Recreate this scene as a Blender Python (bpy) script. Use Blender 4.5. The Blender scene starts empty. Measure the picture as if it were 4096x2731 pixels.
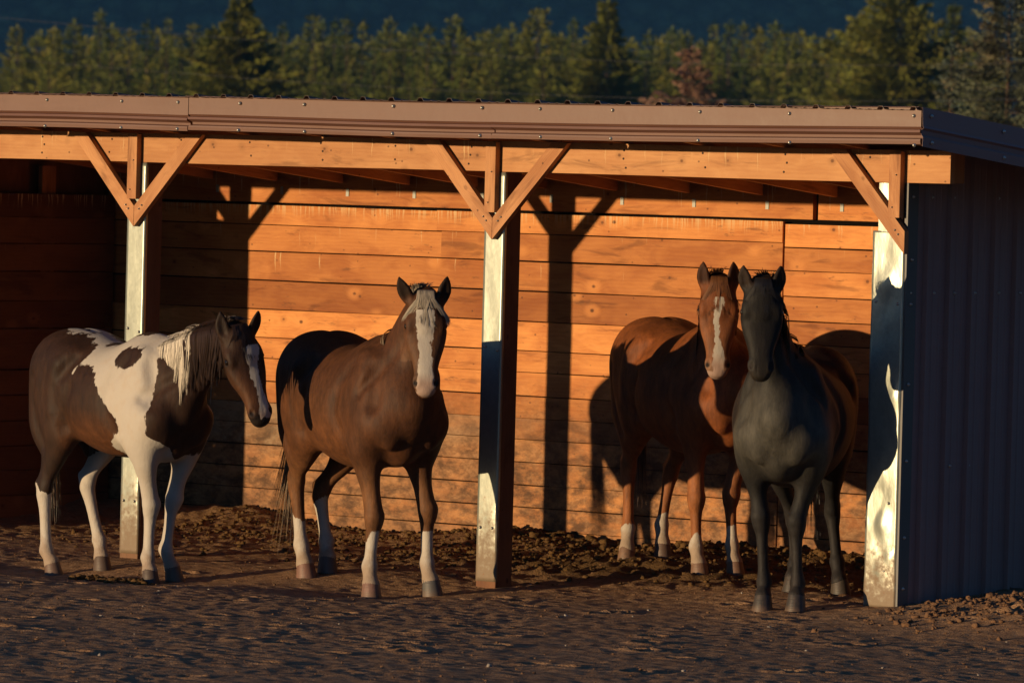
# Horses in an open-fronted pole shelter at sundown. Blender 4.5, everything built in code.
import bpy, math, random
import numpy as np
from mathutils import Vector, Matrix, noise as mnoise
R = math.radians
scene = bpy.context.scene
COL = scene.collection

# ------------------------------------------------------------------ camera
CAM = np.array([24.08375, -29.10767, 2.55767]); YAW, PITCH, ROLL = 0.68632, -0.02922, 0.02579
_f = np.array([-math.sin(YAW)*math.cos(PITCH), math.cos(YAW)*math.cos(PITCH), math.sin(PITCH)])
_r = np.array([math.cos(YAW), math.sin(YAW), 0.]); _u = np.cross(_r, _f)
_r2 = math.cos(ROLL)*_r+math.sin(ROLL)*_u; _u2 = -math.sin(ROLL)*_r+math.cos(ROLL)*_u
cd = bpy.data.cameras.new('camera'); camo = bpy.data.objects.new('camera', cd); COL.objects.link(camo)
camo.matrix_world = Matrix(((_r2[0], _u2[0], -_f[0], CAM[0]), (_r2[1], _u2[1], -_f[1], CAM[1]), (_r2[2], _u2[2], -_f[2], CAM[2]), (0, 0, 0, 1)))
cd.sensor_width = 36; cd.lens = 214.6; cd.clip_start = 1; cd.clip_end = 20000
cd.dof.use_dof = True; cd.dof.focus_distance = 37.2; cd.dof.aperture_fstop = 6.8
scene.camera = camo

# ------------------------------------------------------------------ sun and sky
AZ, EL = R(20.2), R(2.95)                       # where the sunlight travels: +Y turned AZ towards +X, falling at EL
SUN = Vector((math.sin(AZ)*math.cos(EL), math.cos(AZ)*math.cos(EL), -math.sin(EL)))
w = bpy.data.worlds.new('World'); scene.world = w; w.use_nodes = True
nt = w.node_tree; bg = nt.nodes['Background']; sky = nt.nodes.new('ShaderNodeTexSky'); sky.sky_type = 'NISHITA'
sky.sun_disc = False; sky.sun_elevation = EL; sky.sun_rotation = math.pi+AZ; sky.altitude = 900
sky.air_density = 1.0; sky.dust_density = 0.3; sky.ozone_density = 4.0
hs = nt.nodes.new('ShaderNodeMix'); hs.data_type = 'RGBA'; hs.blend_type = 'MULTIPLY'; hs.inputs[0].default_value = 1; hs.inputs[7].default_value = (.96, .96, 1.10, 1)
nt.links.new(sky.outputs[0], hs.inputs[6]); nt.links.new(hs.outputs[2], bg.inputs[0]); bg.inputs[1].default_value = 0.132
sl = bpy.data.lights.new('sun', 'SUN'); sl.energy = 4.5; sl.angle = R(0.5); sl.color = (1.0, 0.73, 0.41)
so = bpy.data.objects.new('sun', sl); COL.objects.link(so); so.rotation_euler = SUN.to_track_quat('-Z', 'Y').to_euler()
scene.view_settings.view_transform = 'Standard'; scene.view_settings.look = 'None'
scene.view_settings.exposure = 0.0; scene.view_settings.gamma = 1.0
scene.cycles.max_bounces = 6; scene.cycles.diffuse_bounces = 1; scene.cycles.transparent_max_bounces = 8
scene.cycles.use_denoising = True

# ------------------------------------------------------------------ helpers
def tag(o, label=None, cat=None, group=None, kind=None):
    if label: o['label'] = label
    if cat: o['category'] = cat
    if group: o['group'] = group
    if kind: o['kind'] = kind
    return o
def empty(name, loc=(0, 0, 0), rz=0, scale=1):
    o = bpy.data.objects.new(name, None); COL.objects.link(o); o.location = loc; o.rotation_euler = (0, 0, rz); o.scale = (scale,)*3
    o.empty_display_size = .2
    return o
def mesh_obj(name, V, F, mat, parent=None, smooth=False, uv=None, attrs=None):
    me = bpy.data.meshes.new(name)
    V = V.tolist() if isinstance(V, np.ndarray) else V; F = F.tolist() if isinstance(F, np.ndarray) else F
    me.from_pydata(V, [], F)
    if smooth: me.polygons.foreach_set('use_smooth', [True]*len(me.polygons))
    if uv is not None:
        l = me.uv_layers.new(name='board'); l.data.foreach_set('uv', np.array(uv, np.float32).ravel())
    for k, (dom, typ, data) in (attrs or {}).items():
        a = me.attributes.new(k, typ, dom); a.data.foreach_set('value' if typ == 'FLOAT' else 'color', np.array(data, np.float32).ravel())
    if mat: me.materials.append(mat)
    o = bpy.data.objects.new(name, me); COL.objects.link(o)
    if parent: o.parent = parent
    return o

class MB:
    """collects shapes for ONE mesh; boards carry uv in metres and a tint"""
    def __init__(s): s.V = []; s.F = []; s.UV = []; s.T = []
    def quad_faces(s, base, faces, uvs, tint):
        for f, uv in zip(faces, uvs):
            s.F.append([base+i for i in f]); s.UV += uv; s.T += [tint]*len(f)
    def board(s, p0, p1, up, w, th, tint=(.5, 0, 0, 1), uo=None, wobble=0.0, ends=None):
        """a plank from p0 to p1 (centre line of its front face's bottom edge .. see below): up = width direction, w width, th thickness behind the face"""
        p0 = np.array(p0, float); p1 = np.array(p1, float); up = np.array(up, float); up /= np.linalg.norm(up)
        d = p1-p0; L = np.linalg.norm(d); d /= L; n = np.cross(d, up); n /= np.linalg.norm(n)       # n = towards the viewer side
        uo = rnd.uniform(0, 80) if uo is None else uo
        m = max(1, int(L/.4)) if wobble else 1
        b = len(s.V); rows = []
        for i in range(m+1):
            t = i/m; c = p0+d*L*t
            wb = wobble*math.sin(uo*3+t*L*1.9) if wobble else 0; wt = wobble*math.sin(uo*5+2+t*L*2.3) if wobble else 0
            cut0 = cut1 = 0
            if ends and i == 0: cut0, cut1 = ends[0]
            if ends and i == m: cut0, cut1 = ends[1]
            e = .0018
            for (v, q, ct) in ((wb+e, 0, cut0), (w+wt-e, 0, cut1), (w+wt, -e, cut1), (w+wt, -th, cut1), (wb, -th, cut0), (wb, -e, cut0)):
                s.V.append(c+up*v+n*q+d*ct)
        for i in range(m):
            a = b+6*i; c = a+6; u0 = uo+L*i/m; u1 = uo+L*(i+1)/m
            for j in range(6):
                k = (j+1) % 6; va, vb = ((0, w), (w, w), (w, w+th), (w+th, 2*w+th), (-th, 0), (0, 0))[j]
                if j == 3: va, vb = w, 0
                s.F.append([a+j, a+k, c+k, c+j]); s.UV += [(u0, va), (u0, vb), (u1, vb), (u1, va)]; s.T += [tint]*4
        for a, fl in ((b, 1), (b+6*m, 0)):
            f = [a+j for j in range(6)]
            if not fl: f = f[::-1]
            s.F.append(f); s.UV += [(uo, .02)]*6; s.T += [tint]*6
    def box(s, lo, hi, tint=(.5, 0, 0, 1)):
        x0, y0, z0 = lo; x1, y1, z1 = hi; b = len(s.V)
        s.V += [np.array(v, float) for v in ((x0,y0,z0),(x1,y0,z0),(x1,y1,z0),(x0,y1,z0),(x0,y0,z1),(x1,y0,z1),(x1,y1,z1),(x0,y1,z1))]
        for f in ((0,3,2,1),(4,5,6,7),(0,1,5,4),(1,2,6,5),(2,3,7,6),(3,0,4,7)):
            s.F.append([b+i for i in f]); s.T += [tint]*4
            P = [s.V[b+i] for i in f]; L = [np.ptp([p[k] for p in P]) for k in range(3)]; a, c = sorted(range(3), key=lambda k: -L[k])[:2]
            s.UV += [(p[a], p[c]) for p in P]
    def tube(s, pts, rad, n=8, tint=(.5, 0, 0, 1), cap=True):
        pts = np.array(pts, float); rad = np.broadcast_to(rad, len(pts)); T = np.gradient(pts, axis=0); b = len(s.V)
        for p, t, r in zip(pts, T, rad):
            t = t/np.linalg.norm(t); a = np.cross(t, (0, 0, 1) if abs(t[2]) < .9 else (1, 0, 0)); a /= np.linalg.norm(a); c = np.cross(t, a)
            for j in range(n): s.V.append(p+r*(a*math.cos(6.2832*j/n)+c*math.sin(6.2832*j/n)))
        for i in range(len(pts)-1):
            for j in range(n):
                k = (j+1) % n; s.F.append([b+i*n+j, b+i*n+k, b+i*n+n+k, b+i*n+n+j]); s.UV += [(0, 0)]*4; s.T += [tint]*4
        if cap:
            s.F.append([b+j for j in range(n)][::-1]); s.F.append([b+(len(pts)-1)*n+j for j in range(n)]); s.UV += [(0, 0)]*(2*n); s.T += [tint]*(2*n)
    def build(s, name, mat, parent=None, smooth=False):
        return mesh_obj(name, [tuple(v) for v in s.V], s.F, mat, parent, smooth, uv=s.UV, attrs={'tint': ('CORNER', 'FLOAT_COLOR', s.T)})
rnd = random.Random(11)
rng = np.random.default_rng(7)

# ------------------------------------------------------------------ node helper
class NT:
    def __init__(s, name):
        s.m = bpy.data.materials.new(name); s.m.use_nodes = True; s.t = s.m.node_tree; s.b = s.t.nodes['Principled BSDF']; s.out = s.t.nodes['Material Output']
    def n(s, typ, ins=None, **kw):
        x = s.t.nodes.new(typ)
        for k, v in kw.items(): setattr(x, k, v)
        for k, v in (ins or {}).items(): s.put(x.inputs[k], v)
        return x
    def put(s, sock, v):
        if isinstance(v, bpy.types.NodeSocket): s.t.links.new(v, sock)
        elif isinstance(v, bpy.types.Node): s.t.links.new(v.outputs[0], sock)
        else:
            if hasattr(sock.default_value, '__len__') and not hasattr(v, '__len__'): v = (v,)*len(sock.default_value)
            if hasattr(v, '__len__') and sock.type == 'RGBA' and len(v) == 3: v = tuple(v)+(1,)
            sock.default_value = v
    def math(s, op, a, b=0., clamp=False): return s.n('ShaderNodeMath', {0: a, 1: b}, operation=op, use_clamp=clamp).outputs[0]
    def mix(s, f, a, b, typ='MIX'):
        x = s.n('ShaderNodeMix', data_type='RGBA', blend_type=typ); s.put(x.inputs['Factor'], f); s.put(x.inputs[6], a); s.put(x.inputs[7], b); return x.outputs[2]
    def ramp(s, f, stops, interp='LINEAR'):
        x = s.n('ShaderNodeValToRGB', {0: f}); x.color_ramp.interpolation = interp; e = x.color_ramp.elements
        while len(e) > 1: e.remove(e[-1])
        for i, (p, c) in enumerate(stops):
            k = e[0] if i == 0 else e.new(p); k.position = p; k.color = (tuple(c)+(1,))[:4] if hasattr(c, '__len__') else (c, c, c, 1)
        return x.outputs[0]
    def sstep(s, v, a, b):
        x = s.n('ShaderNodeMapRange', {0: v, 1: min(a, b), 2: max(a, b)}, interpolation_type='SMOOTHSTEP').outputs[0]
        return x if a < b else s.math('SUBTRACT', 1., x)
    def noise(s, vec, sc, det=3, rough=.5, dist=0.): 
        x = s.n('ShaderNodeTexNoise', {'Scale': sc, 'Detail': det, 'Roughness': rough, 'Distortion': dist})
        if vec is not None: s.put(x.inputs['Vector'], vec)
        return x.outputs['Fac']
    def obj(s): return s.n('ShaderNodeTexCoord').outputs['Object']
    def geo(s): return s.n('ShaderNodeNewGeometry').outputs['Position']
    def vmul(s, v, k): return s.n('ShaderNodeVectorMath', {0: v, 1: k}, operation='MULTIPLY').outputs[0]
    def attr(s, name, out='Fac'): return s.n('ShaderNodeAttribute', attribute_name=name).outputs[out]
    def bump(s, h, st=.3, dist=.01): s.put(s.b.inputs['Normal'], s.n('ShaderNodeBump', {'Strength': st, 'Distance': dist, 'Height': h}))
    def set(s, **kw):
        for k, v in kw.items(): s.put(s.b.inputs[{'base': 'Base Color', 'rough': 'Roughness', 'metal': 'Metallic', 'spec': 'Specular IOR Level', 'sheen': 'Sheen Weight', 'sub': 'Subsurface Weight'}[k]], v)
        return s.m

def wood(name, light=(.46, .20, .072), dark=(.27, .095, .030), knots=1.0, grey=0.0, drips=0.0, dirt=None, gscale=1.0, rough=.62):
    N = NT(name); uv = N.n('ShaderNodeUVMap', uv_map='board').outputs[0]; sep = N.n('ShaderNodeSeparateXYZ', {0: uv}); u, v = sep.outputs[0], sep.outputs[1]
    t = N.n('ShaderNodeAttribute', attribute_name='tint'); ts = N.n('ShaderNodeSeparateColor', {0: t.outputs['Color']}); tr, tg, tb = ts.outputs
    p = N.n('ShaderNodeCombineXYZ', {0: u, 1: v, 2: N.math('MULTIPLY', tr, 37.)}).outputs[0]
    # knots: stretched cells, each bending the grain round itself
    kv = N.vmul(p, (3.3, 4.6, 1.0))
    kn = N.n('ShaderNodeTexVoronoi', {'Vector': kv, 'Scale': 1.0, 'Randomness': 1.0}, feature='F1'); kd = kn.outputs['Distance']
    kr = N.n('ShaderNodeSeparateColor', {0: kn.outputs['Color']}).outputs[0]
    has = N.sstep(kr, .28, .32); 
    ring = N.math('MULTIPLY', N.sstep(kd, .42, .0), has)
    bend = N.math('MULTIPLY', ring, .055)
    g0 = N.n('ShaderNodeCombineXYZ', {0: N.math('MULTIPLY', u, .55), 1: N.math('ADD', v, bend), 2: N.math('MULTIPLY', tr, 51.)}).outputs[0]
    warp = N.noise(N.vmul(g0, (1.4, 6., 1.)), 1.0, 2, .5)
    gy = N.math('ADD', N.math('MULTIPLY', v, 1.0), N.math('MULTIPLY', warp, .085))
    gp = N.n('ShaderNodeCombineXYZ', {0: N.math('MULTIPLY', u, .35), 1: N.math('ADD', gy, bend), 2: N.math('MULTIPLY', tr, 51.)}).outputs[0]
    rings = N.n('ShaderNodeTexWave', {'Vector': gp, 'Scale': 11.0*gscale, 'Distortion': 4.0, 'Detail': 2., 'Detail Scale': 1.5}, bands_direction='Y').outputs['Fac']
    fine = N.noise(N.vmul(gp, (4., 190., 1.)), 1.0, 3, .6)
    big = N.noise(N.vmul(p, (.9, 3., 1.)), 1.0, 3, .55)
    blot = N.sstep(N.noise(N.vmul(p, (2.1, 5.5, 1.)), 1.0, 4, .62, .5), .34, .68)
    f = N.math('ADD', N.math('MULTIPLY', rings, .13), N.math('ADD', N.math('MULTIPLY', fine, .46), N.math('ADD', N.math('MULTIPLY', big, .25), N.math('MULTIPLY', blot, .55))))
    f = N.math('SUBTRACT', f, .18)
    c = N.mix(f, dark, light)
    c = N.mix(N.math('MULTIPLY', N.sstep(N.noise(N.vmul(p, (1.7, 9., 1.)), 1., 4, .65, .6), .56, .70), .55), c, tuple(x*.45 for x in dark))      # resin-dark stains
    c = N.mix(1.0, c, N.ramp(tr, [(0, (.55, .47, .40)), (.45, (.90, .87, .82)), (1, (1.18, 1.20, 1.14))]), 'MULTIPLY')
    core = N.math('MULTIPLY', N.math('MULTIPLY', N.sstep(N.math('ADD', kd, N.math('MULTIPLY', fine, .05)), .105, .055), has), knots)
    halo = N.math('MULTIPLY', N.math('MULTIPLY', N.sstep(kd, .30, .12), has), .35*knots)
    c = N.mix(halo, c, tuple(x*1.1 for x in light)); c = N.mix(N.math('MULTIPLY', core, .85), c, (.055, .018, .008))
    k2 = N.n('ShaderNodeTexVoronoi', {'Vector': N.vmul(p, (6.2, 7.4, 1.0)), 'Scale': 1.0}, feature='F1'); k2r = N.n('ShaderNodeSeparateColor', {0: k2.outputs['Color']}).outputs[1]
    c = N.mix(N.math('MULTIPLY', N.math('MULTIPLY', N.sstep(k2.outputs['Distance'], .11, .05), N.sstep(k2r, .62, .66)), .8*knots), c, (.07, .024, .010))
    c = N.mix(N.math('MULTIPLY', N.math('MULTIPLY', N.sstep(k2.outputs['Distance'], .30, .08), N.sstep(k2r, .62, .66)), .35*knots), c, tuple(x*.55 for x in dark))
    # weather: rust-black nail weeps and small specks
    sp = N.n('ShaderNodeTexVoronoi', {'Vector': N.vmul(p, (9., 11., 1.)), 'Scale': 1.0}, feature='F1').outputs['Distance']
    c = N.mix(N.math('MULTIPLY', N.sstep(sp, .10, .04), .65), c, (.03, .014, .01))
    gx_ = N.n('ShaderNodeSeparateXYZ', {0: N.geo()}).outputs[0]
    tg = N.math('MULTIPLY', tg, N.math('ADD', .12, N.math('MULTIPLY', .95, N.sstep(N.math('ADD', gx_, N.math('MULTIPLY', big, 1.6)), -.9, -2.2))))
    gm = N.math('MULTIPLY', tg, N.math('ADD', .55, N.math('MULTIPLY', N.sstep(N.noise(N.vmul(p, (1.3, 5., 1.)), 1., 4, .6), .35, .6), .6)))
    c = N.mix(N.math('MINIMUM', gm, 1.), c, N.mix(fine, (.30, .205, .125), (.44, .315, .20)))
    # pale runs of dried drips down from the board's upper edge (v grows upwards; tint.b is the drip amount)
    dv = N.n('ShaderNodeCombineXYZ', {0: N.math('ADD', N.math('MULTIPLY', u, 62.), N.math('MULTIPLY', N.noise(N.vmul(p, (9., 14., 1.)), 1., 2), 1.3)), 1: N.math('MULTIPLY', v, 1.6), 2: N.math('MULTIPLY', tr, 9.)}).outputs[0]
    dn = N.noise(dv, 1.0, 1, .4); thr = N.math('SUBTRACT', .815, N.math('MULTIPLY', tb, .26)); 
    cl = N.noise(N.vmul(p, (3.1, .1, 1.)), 1., 2)
    low = N.sstep(N.math('ADD', v, N.math('MULTIPLY', N.noise(N.vmul(p, (30., .3, 1.)), 1., 2), -.16)), -.04, .10)
    drip = N.math('MULTIPLY', N.math('MULTIPLY', N.sstep(N.math('SUBTRACT', N.math('ADD', dn, N.math('MULTIPLY', cl, .12)), thr), .0, .035), low), .8)
    drip = N.math('MULTIPLY', drip, N.sstep(tb, .02, .12))
    c = N.mix(drip, c, (.72, .50, .26))
    if dirt:
        z = N.n('ShaderNodeSeparateXYZ', {0: N.geo()}).outputs[2]; dz = N.math('ADD', z, N.math('MULTIPLY', N.noise(N.geo(), 2.6, 5, .62), -.75))
        ga = N.vmul(N.geo(), (1., 1., 1.7)); patch = N.sstep(N.noise(ga, 4.2, 5, .68, .6), .36, .62); speck = N.sstep(N.noise(ga, 24., 5, .7), .40, .62)
        dcol = N.mix(patch, (.075, .034, .015), N.mix(speck, (.20, .092, .038), (.34, .175, .080)))
        c = N.mix(N.math('MULTIPLY', N.sstep(dz, dirt[1], dirt[0]), N.math('ADD', .45, N.math('MULTIPLY', N.sstep(N.noise(ga, 7.5, 5, .7), .35, .6), .5))), c, dcol)
        c = N.mix(N.math('MULTIPLY', N.sstep(N.noise(N.vmul(N.geo(), (1.2, 1., 5.)), 2.3, 5, .7, .4), .60, .68), .55), c, (.12, .048, .020))
    h = N.math('ADD', N.math('MULTIPLY', fine, .35), N.math('ADD', N.math('MULTIPLY', rings, .10), N.math('MULTIPLY', big, 1.3)))
    h = N.math('ADD', h, N.math('MULTIPLY', ring, .8))
    N.bump(h, .55, .006)
    return N.set(base=c, rough=N.math('ADD', rough-.12, N.math('MULTIPLY', fine, .25)), spec=.22)
# ------------------------------------------------------------------ materials of the shelter
M_wall = wood('wall_planks', (.76, .32, .10), (.44, .135, .036), dirt=(.08, .85))
M_wall2 = wood('shade_darkened_planks', (.29, .125, .052), (.17, .065, .026))  # darker copy of the wall wood; the left wall's shade is deepened in its colour
M_beam = wood('beam_wood', (.62, .32, .15), (.44, .19, .08), drips=.3)
M_brace = wood('brace_wood', (.68, .35, .17), (.36, .14, .06), knots=.5, gscale=2.0)
M_post = wood('post_wood', (.24, .105, .05), (.13, .05, .025))
M_raft = wood('rafter_wood', (.62, .29, .12), (.38, .15, .055), knots=.4)

def painted(name, col, dust=.35, rough=.42):
    N = NT(name); g = N.geo(); n1 = N.noise(g, 3.1, 5, .6); n2 = N.noise(N.vmul(g, (1., 1., 9.)), 1.7, 4, .6); sc = N.noise(N.vmul(g, (9., 9., 60.)), 1., 3, .7)
    c = N.mix(N.math('MULTIPLY', N.sstep(n2, .35, .75), dust), col, tuple(min(1, x*1.25+.03) for x in col))
    c = N.mix(N.math('MULTIPLY', N.sstep(n1, .60, .74), .3), c, tuple(x*.7 for x in col))
    c = N.mix(N.math('MULTIPLY', N.sstep(sc, .74, .80), .5), c, (.42, .33, .26))
    N.bump(n1, .18, .012)
    return N.set(base=c, rough=N.math('ADD', rough-.1, N.math('MULTIPLY', n2, .3)), spec=.45)
M_fascia = painted('brown_painted_steel', (.150, .068, .046))
M_siding = painted('dark_brown_siding', (.26, .150, .135), .25, .5)
M_roof = painted('roof_panel_steel', (.12, .062, .045), .2, .38)

def galv(name, dirt_to=.35, dent=.0, k=1.0):
    N = NT(name); g = N.geo(); z = N.n('ShaderNodeSeparateXYZ', {0: g}).outputs[2]
    sp = N.n('ShaderNodeTexVoronoi', {'Vector': N.vmul(g, (60., 60., 38.)), 'Scale': 1.0}, feature='F1').outputs['Color']; spv = N.n('ShaderNodeSeparateColor', {0: sp}).outputs[0]
    n1 = N.noise(N.vmul(g, (1., 1., .45)), 6.5, 4, .55); n2 = N.noise(g, 26., 5, .65)
    c = N.mix(spv, (.34*k, .36*k, .31*k), (.42*k, .44*k, .38*k)); c = N.mix(N.math('MULTIPLY', n1, .5), c, (.30*k, .32*k, .27*k))
    dz = N.math('ADD', z, N.math('MULTIPLY', n2, -.9))
    dm = N.math('MULTIPLY', N.sstep(dz, dirt_to, -.42), 1.0)
    c = N.mix(N.math('MULTIPLY', dm, .85), c, (.20, .12, .065))
    rust = N.math('MULTIPLY', N.sstep(n2, .66, .74), N.sstep(z, .9, .1)); c = N.mix(rust, c, (.23, .09, .035))
    N.bump(N.math('ADD', N.math('MULTIPLY', n1, 1.), N.math('MULTIPLY', N.noise(g, 2.4, 2), 1.)), .10+dent, .02)
    return N.set(base=c, metal=N.math('SUBTRACT', .55, N.math('MULTIPLY', dm, .45)), rough=N.math('ADD', .28, N.math('ADD', N.math('MULTIPLY', n1, .14), N.math('MULTIPLY', dm, .3))))
M_galv = galv('galvanised_sheet', .10)
M_galv2 = galv('dented_galvanised_sheet', .0, .12, 1.0)
_N = NT('screw_zinc'); M_screw = _N.set(base=(.62, .60, .54), metal=.9, rough=.35)
_N = NT('hanger_zinc'); M_brk = _N.set(base=(.34, .34, .31), metal=.5, rough=.6)
_N = NT('trim_grey'); M_trim = _N.set(base=(.09, .085, .085), metal=.3, rough=.45)

# ------------------------------------------------------------------ the shelter
L, PW, D, HB = 3.0145, .156, 3.05, 2.50
shed = empty('horse_shelter', (0, 0, 0)); tag(shed, 'open-fronted pole shelter with orange plank back wall and brown metal roof edge', 'shelter')
POSTX = [-2*L+.08, -L, 0, L]
def solid(name, fn, mat, parent, smooth=False):
    m = MB(); fn(m); return m.build(name, mat, parent, smooth)
def screw(p, n, parent, r=.0085):
    m = MB(); p = np.array(p, float); n = np.array(n, float)
    m.tube([p-n*.002, p+n*.003, p+n*.0035, p+n*.010, p+n*.012], [r*1.35, r*1.35, r*.8, r*.75, r*.3], 8)
    return m.build('screw', M_screw, parent, True)

def crumple(w, z0, z1, x0, y, amp, seed, nx=10, nz=90, wrap=.02, edge=0.0, dents=()):
    """sheet metal nailed over a post: front sheet with dents, folded round both corners"""
    V = []; F = []; xs = np.linspace(0, w, nx+1); zs = np.linspace(z0, z1, nz+1)
    for j, z in enumerate(zs):
        ew = edge*(mnoise.noise(Vector((seed, 3., z*1.7)))+.5*mnoise.noise(Vector((seed, 9., z*6)))) if edge else 0
        row = [(x0-.002+ew*.3, y+wrap, z), None]
        for i, x in enumerate(xs):
            k = math.sin(math.pi*min(1, max(0, x/w)))**.6
            d = amp*(mnoise.noise(Vector((seed+x*7, 1., z*3.2)))+.6*mnoise.noise(Vector((seed+x*15, 5., z*8))))
            for (dx, dz, r, a) in dents: d += a*math.exp(-((x-dx)**2+(z-dz)**2*.5)/(r*r))
            xx = x0+x
            if i == 0: xx += ew
            if i == nx: xx += -ew*.4
            row.append((xx, y-.003-max(0, d*(.35+.65*k)+amp*.8), z))
        row[1] = row[2]; row += [row[-1], (x0+w+.002, y+wrap, z)]; V += row
    m = nx+5
    for j in range(nz):
        for i in range(m-1):
            if i in (1, m-3): continue
            a = j*m+i; F.append([a, a+1, a+m+1, a+m])
    return V, F

for i, x in enumerate(POSTX):
    m = MB(); zb = -.25
    m.board((x, 0, HB), (x, 0, zb), (1, 0, 0), PW, PW, (.35+.1*i, .15, 0, 1))
    po = m.build('post', M_post, shed)
    if i < 3:
        V, F = crumple(PW, -.042+.01*(i == 2), HB-.004, x, 0, .0010, 3.+i*7, dents=((.11, .35, .05, .004), (.05, .8, .04, -.003)))
    else:
        V, F = crumple(.226, .006, 2.215, x-.046, 0, .0040, 40., 16, 150, .03, .010, dents=((.05, .62, .07, -.010), (.13, .50, .05, .012), (.18, .30, .03, .01), (.10, 1.9, .06, .008), (.19, 1.25, .05, .012), (.05, 1.05, .06, -.008), (.12, .22, .04, .010)))
    s = mesh_obj('metal_flashing', V, F, M_galv2 if i == 3 else M_galv, po, True)
    md = s.modifiers.new('s', 'SOLIDIFY'); md.thickness = .0012; md.offset = -1
    if i == 3:
        V, F = crumple(.14, 2.21, HB-.004, x-.010, 0, .005, 77., 8, 30, .03, .004)
        s2 = mesh_obj('metal_flashing', V, F, M_galv2, po, True)
    zz = [(.3, .03), (.3, .125), (1.42, .03), (1.40, .128)] if i < 3 else [(1.80, -.012), (1.79, .145), (.62, .12), (.22, .10)]
    for z, dx in zz: screw((x+dx, -.006, z), (0, -1, 0), po, .007)

# beam: two lengths butted, 45 mm lower lip of a second ply behind
def f_beam(m):
    for a, b, t in ((-2*L-.3, -2.95, .62), (-2.947, .05, .55), (.053, 3.505, .75)):
        m.board((a, 0, HB), (b, 0, HB), (0, 0, 1), .190, .045, (t, 0, .30, 1), wobble=.002)
    m.board((-2*L-.3, .060, HB+.003), (3.49, .060, HB+.003), (0, 0, 1), .180, .045, (.4, 0, .0, 1))
solid('beam', f_beam, M_beam, shed)
_N = NT('rusty_nail'); M_nail = _N.set(base=(.035, .018, .012), metal=.2, rough=.7)
for k_ in range(-6, 9):
    for dz in ((.045, .10, .15) if k_ % 2 else (.06, .145)):
        q = MB(); xx = -1.962+.6096*k_+.012*math.sin(k_*5+dz*40)
        if xx < -4.4: continue
        q.tube([(xx, .001, HB+dz), (xx, -.0022, HB+dz), (xx, -.0026, HB+dz)], [.0075, .0070, .003], 7); q.build('nail', M_nail, shed, True)
m = MB(); m.box((3.440, .047, HB+.004), (3.500, .150, HB+.175)); m.build('beam_end_block', M_raft, shed)

# braces: flat 2x4s in a V on the front of each post with an upright block between
def brace(x_tip, x_top, wd=.092):
    s = 1 if x_top > x_tip else -1
    a = np.array([x_tip, 0, 2.083]); zt = HB+.186
    # lower edge runs from the tip up to (x_top, zt); upper edge wd away, cut plumb at the tip and level at the top
    d = np.array([x_top-x_tip, 0, zt-2.083]); ang = math.atan2(d[2], abs(d[0]))
    V = [(x_tip, 2.083), (x_top, zt), (x_top-s*wd/math.sin(ang), zt), (x_tip, 2.083+wd/math.cos(ang))]
    m = MB(); b = len(m.V); th = .042; y0 = -.004
    for y in (y0-th, y0):
        for (X, Z) in V: m.V.append(np.array([X, y, Z], float))
    dl = np.array([abs(d[0]), d[2]]); dl /= np.linalg.norm(dl); uo = rnd.uniform(0, 50)
    def uvp(X, Z): q = np.array([abs(X-x_tip), Z-2.083]); return (uo+q@dl, .1+q[1]*dl[0]-q[0]*dl[1])
    fr = [0, 1, 2, 3] if s > 0 else [3, 2, 1, 0]
    m.F.append(fr); m.UV += [uvp(*V[i]) for i in fr]; m.T += [(.45+.2*rnd.random(), 0, 0, 1)]*4
    bk = [4+i for i in fr][::-1]; m.F.append(bk); m.UV += [uvp(*V[i-4]) for i in bk]; m.T += [(.4, 0, 0, 1)]*4
    for i in range(4):
        j = (i+1) % 4; f = [i, 4+i, 4+j, j] if s > 0 else [j, 4+j, 4+i, i]
        m.F.append(f); m.UV += [(uvp(*V[q % 4])[0], .02+.04*(q > 3)) for q in f]; m.T += [(.42, 0, 0, 1)]*4
    o = m.build('brace', M_brace, shed)
    for t in (.10, .14): screw((x_tip+d[0]*t-s*.012, y0-th, 2.083+d[2]*t+.055), (0, -1, 0), o, .005)
for x in (-2*L+.17, -L+.092, .092): brace(x, x-.57); brace(x+.003, x+.585)
brace(3.222, 2.655)
for x, zb in ((-2*L+.11, 2.26), (-L+.028, 2.262), (.028, 2.25), (3.100, 2.295)):
    m = MB(); m.board((x, -.048, HB+.183), (x, -.048, zb), (1, 0, 0), .082, .044, (.5, 0, 0, 1))
    o = m.build('block', M_brace, shed)
    screw((x+.03, -.048, zb+.06), (0, -1, 0), o, .004); screw((x+.055, -.048, zb+.25), (0, -1, 0), o, .004)

SL = .100                                            # roof falls 1:12 to the back
def roofz(y): return 2.690-SL*y                       # underside of the rafters
XB = -1.962
RX = [XB+.6096*k for k in range(-8, 10)]
for x in RX:
    if x < -6.6: continue
    m = MB(); y0, y1 = -.86, D-.03
    V = [(x-.038, y0, roofz(y0)), (x, y0, roofz(y0)), (x, y1, roofz(y1)), (x-.038, y1, roofz(y1))]
    m.board((x, y0, roofz(y0)), (x, y1, roofz(y1)), (0, 0, 1), .105, .038, (rnd.random(), 0, 0, 1))
    m.build('rafter', M_raft, shed)
    # joist hanger strap at the back wall
    b = MB(); b.box((x+.004, D-.0025, roofz(D)-.090), (x+.030, D-.0005, roofz(D)-.035))
    o = b.build('bracket', M_brk, shed)

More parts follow.
